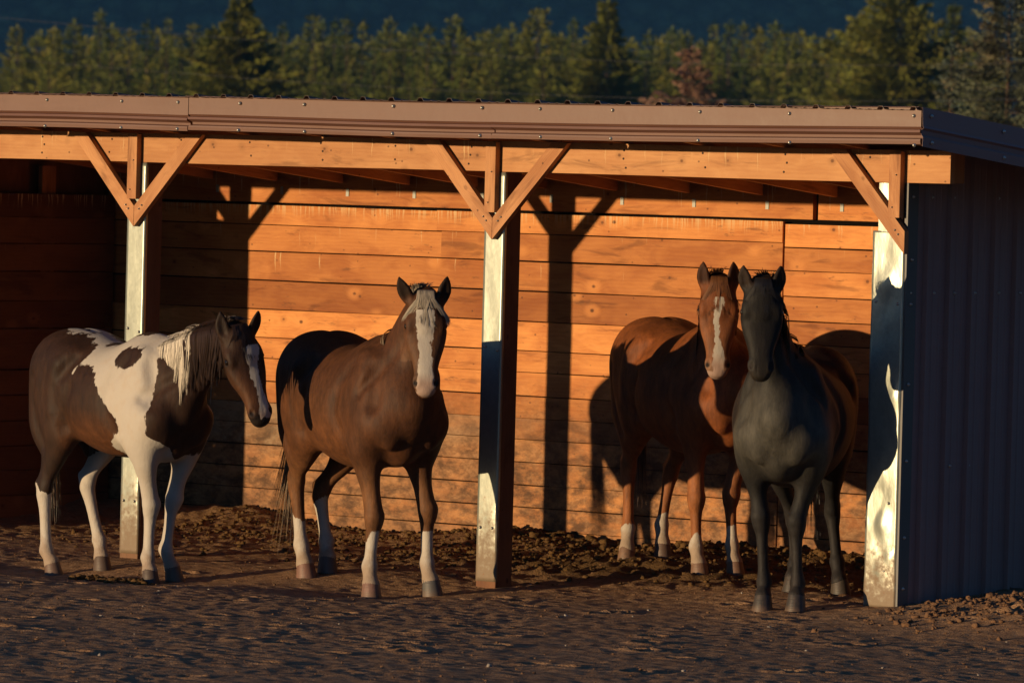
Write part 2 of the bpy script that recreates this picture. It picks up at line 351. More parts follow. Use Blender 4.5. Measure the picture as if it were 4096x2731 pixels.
# purlin boards seen from below and the ribbed roof sheets (ribs 9 inches apart run down the slope)
m = MB()
for y in (-.80, -.15, .5, 1.15, 1.8, 2.45, 2.98): m.box((-6.3, y-.045, roofz(y)+.108), (3.90, y+.045, roofz(y)+.116))
m.build('purlins', M_raft, shed)
def ribbed(length_pts, s0, s1, pitch, prof, off=0):
    """2-D profile repeated: returns list of (s, h)"""
    out = []; k0 = math.floor((s0-off)/pitch)-1; k1 = math.ceil((s1-off)/pitch)+1
    for k in range(k0, k1):
        for ds, h in prof:
            s = off+k*pitch+ds
            if s0 <= s <= s1: out.append((s, h))
    return out
PR = [(-.026, 0), (-.013, .019), (.013, .019), (.026, 0), (.072, 0), (.080, .003), (.088, .003), (.096, 0), (.136, 0), (.144, .003), (.152, .003), (.160, 0)]
pr = ribbed(None, -6.4, 3.93, .2286, PR, .69735-.2286*17+.0)
V = []; F = []
for y in (-.935, D+.25):
    for s_, h in pr: V.append((s_, y, roofz(y)+.133+h))
n = len(pr)
for i in range(n-1): F.append([i, i+1, n+i+1, n+i])
ro = mesh_obj('roof_panel', V, F, M_roof, shed); md = ro.modifiers.new('s', 'SOLIDIFY'); md.thickness = .0015

# front fascia: bent steel trim in four lengths, profile (y out, z)
ZT = 2.912
def fprof(k=0): return [(-.925, ZT+.004), (-.912, ZT+.006), (-.895, ZT), (-.895, ZT-.108), (-.881, ZT-.121), (-.902, ZT-.127), (-.906, ZT-.140), (-.870, ZT-.156), (-.868, ZT-.172), (-.899, ZT-.180), (-.900, ZT-.188), (-.897, ZT-.206), (-.872, ZT-.208)]
joints = [-6.4, -3.9, -1.685, .775, 3.93]
for i in range(4):
    a, b = joints[i], joints[i+1]; V = []; F = []; P = fprof(); nx = 14
    for j in range(nx+1):
        x = a+(b-a)*j/nx+(.004 if j == 0 and i else 0); dz = -.006*math.sin(i*2+1+j*.25)+(.012 if i == 3 else 0)*(j/nx)
        ov = .004*(i % 2)
        for (y, z) in P: V.append((x+(.010*math.sin(z*60) if j == 0 and i else 0), y-ov, z+dz))
    m_ = len(P)
    for j in range(nx):
        for q in range(m_-1): c = j*m_+q; F.append([c, c+1, c+m_+1, c+m_])
    o = mesh_obj('fascia', V, F, M_fascia, shed); md = o.modifiers.new('s', 'SOLIDIFY'); md.thickness = .0015; md.offset = 1
    k = 0
    x = a+.30 if i else a+.3
    xs = [[-5.4, -4.6, -4.05], [-3.75, -2.9, -2.25, -1.77], [-1.25, -.72, .0, .70], [1.15, 1.70, 2.35, 3.00, 3.88]][i]
    for x in xs:
        screw((x, -.901, ZT-.030), (0, -1, 0), o); screw((x+.01*math.sin(x*7), -.903, ZT-.196), (0, -1, 0), o)
# rake trim down the right-hand end
V = []; F = []
P = [(0, .004), (.004, -.10), (.010, -.112), (-.004, -.124), (-.006, -.150), (.006, -.165), (.004, -.218)]
ys = np.linspace(-.897, D+.25, 12)
for y in ys:
    V.append((3.90, y, roofz(y)+.150))
    for dx, dz in P: V.append((3.935+dx, y, roofz(y)+.148+dz))
mm = len(P)+1
for j in range(len(ys)-1):
    for q in range(mm-1): c = j*mm+q; F.append([c+1, c, c+mm, c+mm+1])
rk = mesh_obj('rake_trim', V, F, M_siding, shed); md = rk.modifiers.new('s', 'SOLIDIFY'); md.thickness = .0015
for y in (-.82, -.1, .6, 1.2): screw((3.945, y, roofz(y)+.11), (1, 0, 0), rk); screw((3.945, y+.01, roofz(y)-.040), (1, 0, 0), rk)
m = MB(); 
m.board((3.885, -.86, roofz(-.86)), (3.885, D, roofz(D)), (0, 0, 1), .105, .038, (.4, 0, 0, 1)); m.build('end_rafter', M_raft, shed)

# ------------------------------------------------------------------ planked walls
def plank_wall(name, A, B, seams, tints, top, parent, back=.038, joints=None, proud=None, mat=None):
    """A,B: ends of the wall's face line (x,y), seams bottom-up, planks face the side cross(dir,up)"""
    m = MB()
    for i in range(len(seams)-1):
        z0, z1 = seams[i], seams[i+1]; t = tints[i] if i < len(tints) else (rnd.random(), 0, 0)
        cuts = [0.]+sorted((joints or {}).get(i, []))+[1.]
        for a, b in zip(cuts[:-1], cuts[1:]):
            pr_ = (proud or {}).get(i, 0)+rnd.uniform(0, .006)
            d = np.array([B[0]-A[0], B[1]-A[1]]); nrm = np.array([d[1], -d[0]])/np.linalg.norm(d)
            p = np.array(A)+d*a+nrm*pr_; q = np.array(A)+d*b+nrm*pr_
            k = .0018 if (a > 0) else 0; q = q-d/np.linalg.norm(d)*k
            tt = (min(1, max(0, t[0]+rnd.uniform(-.25, .25))), t[1], t[2], 1)
            m.board((p[0], p[1], z0+rnd.uniform(.001, .003)), (q[0], q[1], z0+.002+rnd.uniform(-.002, .002)), (0, 0, 1), z1-z0-rnd.uniform(.003, .009), back, tt, wobble=.0016)
    return m.build(name, mat or M_wall, parent)
SM = [-.16, -.08, .071, .223, .375, .530, .683, .826, .981, 1.139, 1.285, 1.485, 1.691, 1.894, 2.079, 2.222]
def tint_for(zs, seed):
    r = random.Random(seed); out = []
    for z in zs[:-1]:
        g = .85 if .50 < z < .80 else (.35 if z < .5 else 0.0)
        out.append((r.random(), g, .95 if z > 2.0 else (.14 if z > 1.6 else .03 if z > 1.1 else 0)))
    return out
XJ = lambda x: (x+6.05)/(.03+6.05)
plank_wall('back_wall', (-6.05, D), (.03, D), SM, tint_for(SM, 5), 0, shed, joints={14: [XJ(-2.94)], 13: [XJ(-2.9)], 11: [XJ(-2.85)], 8: [XJ(-1.1)], 3: [XJ(-1.9)], 2: [XJ(-3.4)], 5: [XJ(-.6)]}, proud={14: .012, 13: .006})
SR = [-.16, -.02, .154, .307, .461, .603, .745, .916, 1.087, 1.243, 1.414, 1.570, 1.730, 1.897, 2.051, 2.207]
plank_wall('back_wall', (.036, D+.006), (3.16, D+.006), SR, [(t[0], t[1]*.3, t[2]*.5) for t in tint_for(SR, 9)], 0, shed, joints={6: [.3], 10: [.55]})
m = MB()                                               # ledger the hangers are nailed to, in three lengths
for a, b, t in ((-6.05, -2.5, .3), (-2.497, .256, .4), (.30, 3.16, .7)): m.board((a, D+.003, 2.236), (b, D+.003, 2.236), (0, 0, 1), .235, .04, (t, 0, .30, 1))
m.build('ledger', M_wall, shed)
SLw = [-.2, -.05, .12, .30, .47, .65, .83, 1.01, 1.18, 1.30, 1.496, 1.705, 1.901, 2.088, 2.256]
plank_wall('left_wall', (-5.950, 0.004), (-5.95, D-.04), SLw, [(t[0]*.15, 0, t[2]*.7) for t in tint_for(SLw, 3)], 0, shed, mat=M_wall2)  # low tints deepen the shade painted into these planks
m = MB()
for y in (.5, 1.1, 1.7, 2.3): m.box((-6.03, y, 1.0), (-5.992, y+.14, 2.45))
m.build('wall_studs', M_raft, shed)
# backing so that no daylight comes through the gaps
m = MB(); m.box((-6.12, D+.05, -.3), (3.2, D+.058, 2.60)); _N = NT('black_sheathing'); m.build('wall_sheathing', _N.set(base=(.008, .006, .005), rough=1., spec=0.), shed)
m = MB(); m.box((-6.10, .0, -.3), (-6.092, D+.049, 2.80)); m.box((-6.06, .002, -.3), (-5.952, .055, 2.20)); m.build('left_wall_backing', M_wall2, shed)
# right-hand end wall: ribbed siding outside, planks inside
PS = [(-.022, 0), (-.013, .026), (.013, .026), (.022, 0), (.070, 0), (.078, .003), (.086, .003), (.094, 0), (.136, 0), (.144, .003), (.152, .003), (.160, 0)]
ps = ribbed(None, .004, D+.06, .2286, PS, .20)
V = [(3.203+h, s_, z) for z in (-.2, 2.90) for s_, h in ps]; V = [(x, y, z if z < 0 else roofz(y)+.09) for x, y, z in V]
n = len(ps); F = [[i, i+1, n+i+1, n+i] for i in range(n-1)]
ew = mesh_obj('end_wall', V, F, M_siding, shed); md = ew.modifiers.new('s', 'SOLIDIFY'); md.thickness = .0015
for z, ys in ((1.856, (.051, .29, .50, .71, .957, 1.18, 1.41)), (.832, (.228, .50, .69, .908, 1.14, 1.40)), (2.42, (.25, .47, .93, 1.4))):
    for y in ys: screw((3.205, y, z), (1, 0, 0), ew, .0075)
ct = MB(); ct.box((3.188, .0005, -.1), (3.2105, .105, 2.50)); ct = ct.build('corner_trim', M_trim, shed)
for z in (2.42, 2.05, 1.79, 1.32, .87, .42, .12): screw((3.211, .05, z), (1, 0, 0), ct, .008)
m = MB()
for i, z in enumerate(SR[:-1]): m.board((3.12, D, z), (3.12, .17, z), (0, 0, 1), SR[i+1]-z-.006, .038, (rnd.random(), 0, .1, 1))
m.build('end_wall_planks', M_wall, shed)
# ------------------------------------------------------------------ horses: implicit-surface sculpting
class Field:
    def __init__(s, lo, hi, h):
        s.lo = np.array(lo, float); s.h = h
        s.n = np.ceil((np.array(hi)-s.lo)/h).astype(int)+1
        s.f = np.full(s.n, 1.0, np.float32)
        s.ax = [(s.lo[i]+h*np.arange(s.n[i])).astype(np.float32) for i in range(3)]
    def box(s, lo, hi):
        a = np.clip(np.floor((np.array(lo)-s.lo)/s.h).astype(int), 0, s.n-1)
        b = np.clip(np.ceil((np.array(hi)-s.lo)/s.h).astype(int)+1, 1, s.n)
        if (b <= a).any(): return None
        sl = tuple(slice(a[i], b[i]) for i in range(3))
        return sl, [s.ax[0][sl[0]][:, None, None], s.ax[1][sl[1]][None, :, None], s.ax[2][sl[2]][None, None, :]]
    def put(s, sl, d, k, op):
        g = s.f[sl]
        if op == 'sub':
            m = np.maximum(g, -d)
            if k > 0:
                h = np.maximum(k-np.abs(g+d), 0)/k; m = m+h*h*k*.25
        else:
            m = np.minimum(g, d)
            if k > 0:
                h = np.maximum(k-np.abs(g-d), 0)/k; m = m-h*h*k*.25
        s.f[sl] = m
    def ell(s, c, r, k=.04, ax=None, op='add', n=2.0):
        """ellipsoid; ax = two vectors giving local x and z"""
        c = np.array(c, float); r = np.array(r, float)
        if ax is None: X, Y, Z = np.eye(3)
        else:
            X = np.array(ax[0], float); X /= np.linalg.norm(X); Z = np.array(ax[1], float); Z -= X*(Z@X); Z /= np.linalg.norm(Z); Y = np.cross(Z, X)
        R = r.max()+k+.03
        bx = s.box(c-R, c+R)
        if bx is None: return
        sl, (x, y, z) = bx; x = x-c[0]; y = y-c[1]; z = z-c[2]
        a = (x*X[0]+y*X[1]+z*X[2])/r[0]; b = (x*Y[0]+y*Y[1]+z*Y[2])/r[1]; d = (x*Z[0]+y*Z[1]+z*Z[2])/r[2]
        q = np.sqrt(a*a+b*b+d*d)+1e-6; g = np.sqrt((a/r[0])**2+(b/r[1])**2+(d/r[2])**2)+1e-6
        s.put(sl, q*(q-1)/g, k, op)
    def chain(s, st, nrm, k=.03, step=.03, p=2.0, op='add'):
        """st rows: x y z a b_up b_dn ; nrm = direction of +b"""
        st = np.array(st, float)
        if st.shape[1] == 5: st = np.c_[st, st[:, 4]]
        P = cr_resample(st, step)
        nrm = np.array(nrm, float)
        T = np.gradient(P[:, :3], axis=0); T /= np.linalg.norm(T, axis=1)[:, None]
        acc = None
        for i in range(len(P)-1):
            A, B = P[i], P[i+1]; d = B[:3]-A[:3]; L2 = d@d
            if L2 < 1e-10: continue
            t = d/np.sqrt(L2); nn = nrm-t*(nrm@t); nn /= np.linalg.norm(nn); sd = np.cross(nn, t)
            R = max(A[3:].max(), B[3:].max())+k+.025
            bx = s.box(np.minimum(A[:3], B[:3])-R, np.maximum(A[:3], B[:3])+R)
            if bx is None: continue
            sl, (x, y, z) = bx; x = x-A[0]; y = y-A[1]; z = z-A[2]
            al = x*t[0]+y*t[1]+z*t[2]; L = np.sqrt(L2)
            u = np.clip(al/L, 0, 1); e = al-u*L
            a = A[3]+(B[3]-A[3])*u; bu = A[4]+(B[4]-A[4])*u; bd = A[5]+(B[5]-A[5])*u
            qs = x*sd[0]+y*sd[1]+z*sd[2]; qn = x*nn[0]+y*nn[1]+z*nn[2]
            b = np.where(qn > 0, bu, bd); m = np.minimum(a, b)
            va = np.abs(qs)/a; vb = np.abs(qn)/b; ve = np.abs(e)/m
            if p == 2.0:
                q = np.sqrt(va*va+vb*vb+ve*ve)+1e-6; g = np.sqrt((va/a)**2+(vb/b)**2+(ve/m)**2)+1e-6; dd = q*(q-1)/g
            else:
                q = (va**p+vb**p+ve**p)**(1/p)+1e-6
                ga = va**(p-1)/a; gb = vb**(p-1)/b; ge = ve**(p-1)/m
                g = np.sqrt(ga*ga+gb*gb+ge*ge)*q**(1-p)+1e-6; dd = (q-1)/g
            if acc is None: acc = np.full(s.n, 9.0, np.float32)
            acc[sl] = np.minimum(acc[sl], dd)
        lo = P[:, :3].min(0)-P[:, 3:].max()-k-.05; hi = P[:, :3].max(0)+P[:, 3:].max()+k+.05
        sl, _ = s.box(lo, hi)
        s.put(sl, acc[sl], k, op)
    def blur(s, it=1):
        for _ in range(it):
            for a in range(3):
                g = s.f; w_ = g.copy(); sl0 = [slice(None)]*3; sl1 = [slice(None)]*3; sl2 = [slice(None)]*3
                sl0[a] = slice(0, -2); sl1[a] = slice(1, -1); sl2[a] = slice(2, None)
                w_[tuple(sl1)] = .25*g[tuple(sl0)]+.5*g[tuple(sl1)]+.25*g[tuple(sl2)]; s.f = w_
    def mesh(s):
        """naive surface nets"""
        f = s.f; sg = f < 0
        c = [sg[i:sg.shape[0]-1+i, j:sg.shape[1]-1+j, k:sg.shape[2]-1+k] for i in (0, 1) for j in (0, 1) for k in (0, 1)]
        cnt = sum(x.astype(np.int8) for x in c); act = (cnt > 0) & (cnt < 8)
        idx = np.argwhere(act); vid = np.full(act.shape, -1, np.int32); vid[act] = np.arange(len(idx))
        off = np.array([(i, j, k) for i in (0, 1) for j in (0, 1) for k in (0, 1)])
        v = np.stack([f[idx[:, 0]+o[0], idx[:, 1]+o[1], idx[:, 2]+o[2]] for o in off], 1)
        acc = np.zeros((len(idx), 3)); n = np.zeros(len(idx))
        for a in range(8):
            for b in range(a+1, 8):
                if np.abs(off[a]-off[b]).sum() != 1: continue
                m = (v[:, a] < 0) != (v[:, b] < 0); t = np.where(m, v[:, a]/np.where(m, v[:, a]-v[:, b], 1), 0)
                acc += np.where(m[:, None], off[a]+(off[b]-off[a])*t[:, None], 0); n += m
        V = s.lo+s.h*(idx+acc/n[:, None])
        F = []
        for ax in range(3):
            u, w = (ax+1) % 3, (ax+2) % 3
            A = np.take(sg, range(0, sg.shape[ax]-1), ax); B = np.take(sg, range(1, sg.shape[ax]), ax)
            e = np.argwhere(A != B); e = e[(e[:, u] > 0) & (e[:, w] > 0)]
            e = e[(e[:, u] < sg.shape[u]-1) & (e[:, w] < sg.shape[w]-1)]
            q = []
            for du, dw in ((1, 1), (0, 1), (0, 0), (1, 0)):
                g = e.copy(); g[:, u] -= du; g[:, w] -= dw; q.append(vid[g[:, 0], g[:, 1], g[:, 2]])
            q = np.stack(q, 1); flip = ~A[e[:, 0], e[:, 1], e[:, 2]]; q[flip] = q[flip][:, ::-1]
            F.append(q)
        F = np.concatenate(F); F = F[(F >= 0).all(1)]
        # keep the largest connected surface only, drop specks
        lab = np.arange(len(V))
        for _ in range(4000):
            m = lab[F].min(1); nl = lab.copy(); np.minimum.at(nl, F.ravel(), np.repeat(m, 4)); nl = nl[nl]
            if (nl == lab).all(): break
            lab = nl
        big = np.bincount(lab).argmax(); keep = lab == big
        F = F[keep[F[:, 0]]]; re = np.cumsum(keep)-1
        return V[keep], re[F]

def cr_resample(st, step):
    out = []
    n = len(st)
    for i in range(n-1):
        p0 = st[max(i-1, 0)]; p1 = st[i]; p2 = st[i+1]; p3 = st[min(i+2, n-1)]
        m = max(1, int(np.ceil(np.linalg.norm(p2[:3]-p1[:3])/step)))
        for j in range(m):
            t = j/m; out.append(.5*((2*p1)+(-p0+p2)*t+(2*p0-5*p1+4*p2-p3)*t*t+(-p0+3*p1-3*p2+p3)*t**3))
    out.append(st[-1]); return np.array(out)

# the quarter-horse type all four share, in metres: x forward, y to its left, z up
CF = [(.46,.17,1.02,.10,.17),(.435,.170,.90,.090,.130),(.415,.165,.76,.070,.096),(.415,.156,.63,.050,.064),(.42,.151,.54,.043,.050),(.428,.150,.485,.046,.049),(.424,.149,.445,.044,.045),(.415,.147,.40,.034,.038),
      (.412,.147,.31,.028,.034),(.41,.146,.22,.029,.036),(.410,.146,.168,.037,.045),(.430,.146,.12,.033,.037),(.455,.146,.078,.043,.049)]
CFj = dict(top=(.44,.17,1.02), elbow=(.415,.166,.82), knee=(.428,.150,.475), fet=(.410,.146,.168), cor=(.455,.146,.078))
CH = [(-.46,.15,1.12,.12,.20),(-.40,.185,.98,.11,.165),(-.43,.185,.85,.085,.125),(-.52,.172,.745,.060,.086),(-.60,.160,.665,.043,.058),(-.655,.152,.60,.039,.054),(-.670,.150,.55,.039,.049),(-.665,.148,.485,.034,.042),
      (-.658,.147,.40,.030,.036),(-.650,.146,.29,.029,.035),(-.642,.146,.21,.031,.038),(-.635,.146,.168,.038,.046),(-.610,.146,.12,.034,.038),(-.585,.146,.078,.044,.050)]
CHj = dict(top=(-.46,.15,1.12), elbow=(-.40,.185,.92), knee=(-.668,.150,.57), fet=(-.635,.146,.168), cor=(-.585,.146,.078))

def pose_leg(C, J, K):
    """C chain rows with canonical joints J (list of 5 pts) -> posed joints K"""
    J = np.array(J, float); K = np.array(K, float); out = []
    for r in C:
        p = np.array(r[:3], float)
        i = 0
        while i < 3 and p[2] < J[i+1][2]-1e-6: i += 1
        t = np.clip((J[i][2]-p[2])/(J[i][2]-J[i+1][2]), 0, 1)
        base = J[i]+t*(J[i+1]-J[i]); out.append(list(K[i]+t*(K[i+1]-K[i])+(p-base))+list(r[3:]))
    return out

def head_frame(H):
    P = np.array(H['poll'], float); M = np.array(H['muzzle'], float); L = np.linalg.norm(M-P); t = (M-P)/L
    n = np.array(H['face'], float); n -= t*(n@t); n /= np.linalg.norm(n)
    return P, t, n, np.cross(n, t), L

def sculpt_horse(S, h=.0095):
    """S: dict of the horse's own pose and build, in its own frame"""
    F = Field((-1.05, -.62, .04), (1.35, .62, 2.12), h)
    fat = S.get('fat', 1.0); wi = S.get('withers', 1.0)
    T = [(-.80,0,1.13,.06,.09,.10),(-.755,0,1.16,.14,.19,.20),(-.67,0,1.19,.215,.255,.27),(-.54,0,1.195,.275,.315,.32),(-.38,0,1.17,.295,.335,.335),(-.20,0,1.12,.315,.335,.37),
         (0,0,1.09,.335,.345,.40),(.18,0,1.08,.315,.385,.385),(.34,0,1.09,.265,.425,.35),(.48,0,1.11,.215,.385,.30),(.60,0,1.12,.17,.26,.25),(.68,0,1.11,.12,.16,.17)]
    cw = S.get('chest', 1.0); be = S.get('belly', 1.0)
    T = [(x, y, z, a*(fat if x < .3 else .5*fat+.5*cw if x < .4 else cw), u, d*(be if x < .4 else 1)) for x, y, z, a, u, d in T]
    F.chain(T, (0, 0, 1), k=0, step=.025)
    for s in (-1, 1):
        sw = S.get('hipdrop', 0)*s
        s = s*cw
        F.ell((.46, s*.145, 1.15), (.13, .080, .27), .09, ((1, 0, .0), (.35, 0, 1)))      # shoulder blade
        F.ell((.54, s*.150, 1.00), (.14, .095, .13), .06)                                    # point of shoulder / upper arm
        F.ell((.650, s*.100, 1.01), (.074, .090, .165), .045)                                 # pectorals
        F.ell((.42, s*.165, .90), (.13, .080, .12), .05)
        s = s/cw
        F.ell((-.47, s*.125, 1.25+sw), (.26, .150, .21), .12, ((1, 0, -.25), (0, 0, 1)))     # croup
        F.ell((-.54, s*.160, 1.02), (.19, .115, .27), .08, ((1, 0, -.3), (.1, 0, 1)))        # thigh
        F.chain([(-.70, s*.10, 1.12, .09, .09), (-.66, s*.13, .95, .085, .085), (-.60, s*.15, .82, .055, .065), (-.60, s*.155, .74, .035, .045)], (1, 0, 0), k=.08, step=.04)
        F.ell((-.68, s*.095, 1.06), (.12, .10, .24), .06)                                    # buttock
        F.ell((-.38, s*.195, .95), (.125, .085, .16), .06)                                   # stifle
        F.ell((-.30, s*.200, 1.31), (.10, .07, .08), .12)                                   # point of hip
    F.ell((.56, 0, 1.08), (.13, .17, .20), .07)                                              # breast
    F.ell((.47, 0, .86), (.20, .12, .12), .06)                                               # sternum between the elbows
    F.ell((.30, 0, 1.40), (.20, .055, .10), .06)                                             # withers
    F.ell((-.55, 0, 1.545), (.2, .012, .05), .04, op='sub')
    # legs
    for key, C, CJ, s in (('LF', CF, CFj, 1), ('RF', CF, CFj, -1), ('LH', CH, CHj, 1), ('RH', CH, CHj, -1)):
        m = np.array([1, s, 1.]); J = [np.array(CJ[q])*m for q in ('top', 'elbow', 'knee', 'fet', 'cor')]
        K = [np.array(S[key][i]) if S[key][i] is not None else J[i] for i in range(5)]
        lg = S.get('bone', 1.0)
        Cm = [(r[0], r[1]*s, r[2])+tuple(v*lg*(1.0 if r[2] > .6 else 1.16) for v in r[3:]) for r in C]
        P = pose_leg(Cm, J, K); nb = 6
        F.chain(P[:nb], (1, 0, .15), k=.08, step=.018)
        F.chain(P[nb-1:], (1, 0, .15), k=.012, step=.02)
        d = (K[3]-K[2]); d /= np.linalg.norm(d)
        if key[1] == 'F':
            F.chain([tuple(K[2]+np.array([-.035, 0, .05]))+(.015, .02), tuple(K[2]+np.array([-.050, 0, .02]))+(.020, .018), tuple(K[2]+np.array([-.030, 0, -.03]))+(.014, .016)], (1, 0, 0), k=.02, step=.02)
            F.ell(K[2]+np.array([.02, 0, .01]), (.032, .045, .045), .02)
        else:
            hk = K[2]+np.array([-.060, 0, .055]); up = K[1]+.35*(K[2]-K[1])+np.array([-.065, 0, 0])
            F.chain([tuple(hk)+(.020, .022), tuple(hk*.6+up*.4)+(.018, .018), tuple(up)+(.035, .04)], (1, 0, 0), k=.035, step=.03)
            F.chain([tuple(hk)+(.021, .022), tuple(K[2]+np.array([-.035, 0, -.02]))+(.024, .024)], (1, 0, 0), k=.02, step=.02)
        for q in (-1, 1):                                    # flat of the cannon between bone and tendon; the knobs of the joint
            F.chain([tuple(K[2]+(K[3]-K[2])*f_+np.array([-.014, q*(.030*lg+.006), 0]))+(.009, .009) for f_ in (.28, .55, .80)], (1, 0, 0), k=.012, step=.03, op='sub')
            F.ell(K[2]+np.array([.008, q*.030*lg, -.012]), (.020, .016, .022), .014)
            F.ell(K[3]+np.array([-.002, q*.028*lg, 0]), (.020, .014, .020), .014)
        # tendon line behind the cannon, ergot
        F.chain([tuple(K[2]+(K[3]-K[2])*.2+np.array([-.022, 0, 0]))+(.014, .014), tuple(K[2]+(K[3]-K[2])*.8+np.array([-.022, 0, 0]))+(.015, .015)], (1, 0, 0), k=.012, step=.03)
        F.ell(K[3]+np.array([-.030, 0, -.005]), (.022, .028, .026), .02)
    # neck
    F.chain(S['neck'], S.get('neckn', (-.35, 0, 1)), k=.075, step=.035)
    P, t, n, sd, L = head_frame(S['head'])
    fwd = S['head'].get('thick', 1.0)
    def hp(u, v=0, w=0): return P+t*(L*u)+n*v+sd*w
    HS = [(.00,.00,.072,.046,.080),(.08,-.005,.092,.054,.105),(.18,-.01,.110,.058,.130),(.30,-.01,.117,.058,.145),(.42,-.008,.113,.053,.138),(.55,-.002,.095,.051,.105),(.68,.0,.077,.049,.080),(.80,.0,.069,.046,.070),(.90,-.004,.071,.043,.064),(.97,-.010,.056,.034,.050)]
    F.chain([tuple(hp(u, v))+(a*fwd, bu, bd) for u, v, a, bu, bd in HS], n, k=.045, step=.025, p=2.4)
    F.ell(hp(.955, -.048), (.045, .038, .030), .03, (t, n))                                # chin / lower lip
    F.ell(hp(.985, -.008), (.032, .046, .034), .03, (t, n))                                # upper lip
    for s in (-1, 1):
        F.ell(hp(.25, -.075, s*.052), (.105, .034, .085), .03, (t, n))                      # cheek
        F.ell(hp(.275, .024, s*.093), (.050, .024, .026), .03, (t, n))                     # brow over the eye
        F.ell(hp(.30, .002, s*.128), (.024, .020, .020), .012, (t, n), op='sub')            # socket
        F.chain([tuple(hp(.34, -.012, s*.106))+(.013, .013), tuple(hp(.46, -.005, s*.096))+(.012, .012), tuple(hp(.60, .005, s*.075))+(.006, .006)], n, k=.025, step=.02)  # facial crest
        F.ell(hp(.90, .014, s*.054), (.036, .024, .026), .02, (t, n))                       # nostril flare
        F.ell(hp(.905, .030, s*.060), (.026, .015, .012), .008, (t, n+sd*s*.3), op='sub')
        F.chain([tuple(hp(.93, -.022, s*.050))+(.004, .004), tuple(hp(.985, -.028, s*.02))+(.004, .004)], n, k=.008, step=.01, op='sub')  # mouth line
    F.ell(hp(.18, .045), (.09, .06, .018), .05, (t, n))                                     # forehead
    # ears
    for s, tip in ((-1, S['head']['ears'][0]), (1, S['head']['ears'][1])):
        b = hp(.065, .002, s*.070); tip = np.array(tip, float); d = tip-b; ln = np.linalg.norm(d); d /= ln
        open_ = n*.9+sd*s*.45; open_ -= d*(open_@d); open_ /= np.linalg.norm(open_); wd = np.cross(open_, d)
        out = sd*s*.012
        F.chain([tuple(b-d*.01)+(.030, .028), tuple(b+d*ln*.25+out)+(.042, .024), tuple(b+d*ln*.5+out)+(.045, .018), tuple(b+d*ln*.75+out*.6)+(.031, .013), tuple(b+d*ln*.92+out*.2)+(.013, .009), tuple(tip)+(.005, .006)], open_, k=.018, step=.015)
        F.chain([tuple(b+d*ln*.26+out+open_*.030)+(.022, .022), tuple(b+d*ln*.5+out+open_*.027)+(.029, .020), tuple(b+d*ln*.75+out*.6+open_*.020)+(.019, .013), tuple(b+d*ln*.88+out*.3+open_*.013)+(.005, .006)], open_, k=.006, step=.015, op='sub')
    for e in S.get('extra', []): F.ell(*e)
    # shallow valleys between the muscles, laid on the skin wherever it happens to be
    def skin(x, z, s):
        i = int(round((x-F.lo[0])/h)); k = int(round((z-F.lo[2])/h)); col = F.f[i, :, k]; ys = F.ax[1]; m = np.nonzero(col < 0)[0]
        return (ys[m[-1]] if s > 0 else ys[m[0]]) if len(m) else s*.2
    def crease(pts, r, out=.35, k=.07):
        for s in (-1, 1): F.chain([(x, skin(x, z, s)+s*r*out, z, r, r) for x, z in pts], (1, .02, .3), k=k, step=.03, op='sub')
    crease([(.36, 1.36), (.28, 1.20), (.27, 1.04), (.32, .92)], .022, 1.15)                   # behind the shoulder
    crease([(.58, 1.34), (.63, 1.22), (.65, 1.12)], .022, 1.45)                                # front of the shoulder blade
    crease([(-.14, 1.16), (-.20, 1.04), (-.24, .92)], .030, .95)                             # flank
    crease([(-.60, 1.20), (-.60, 1.05), (-.56, .90), (-.52, .80)], .018, .95)                # between buttock and thigh
    crease([(-.16, 1.34), (-.24, 1.24)], .022, .95)
    for s in (-1, 1):
        # jugular groove, spine of the shoulder blade
        g = []
        for r in S['neck'][1:5]:
            x, z = r[0]+.02, r[2]-r[5 if len(r) > 5 else 4]*.42
            if x > F.lo[0] and z > F.lo[2]: g.append((x, skin(x, z, s)+s*.016, z, .020, .020))
        if len(g) > 1: F.chain(g, (1, .02, .3), k=.05, step=.03, op='sub')
        F.chain([(x, skin(x, z, s)-s*.028, z, .030, .030) for x, z in ((.30, 1.06), (.36, .98), (.40, .90))], (1, .02, .3), k=.03, step=.03)    # triceps
        F.chain([(x, skin(x, z, s)-s*.036, z, .036, .036) for x, z in ((-.30, 1.30), (-.36, 1.16), (-.36, 1.02))], (1, .02, .3), k=.04, step=.03)  # tensor of the thigh
    F.blur(1)
    return F.mesh()
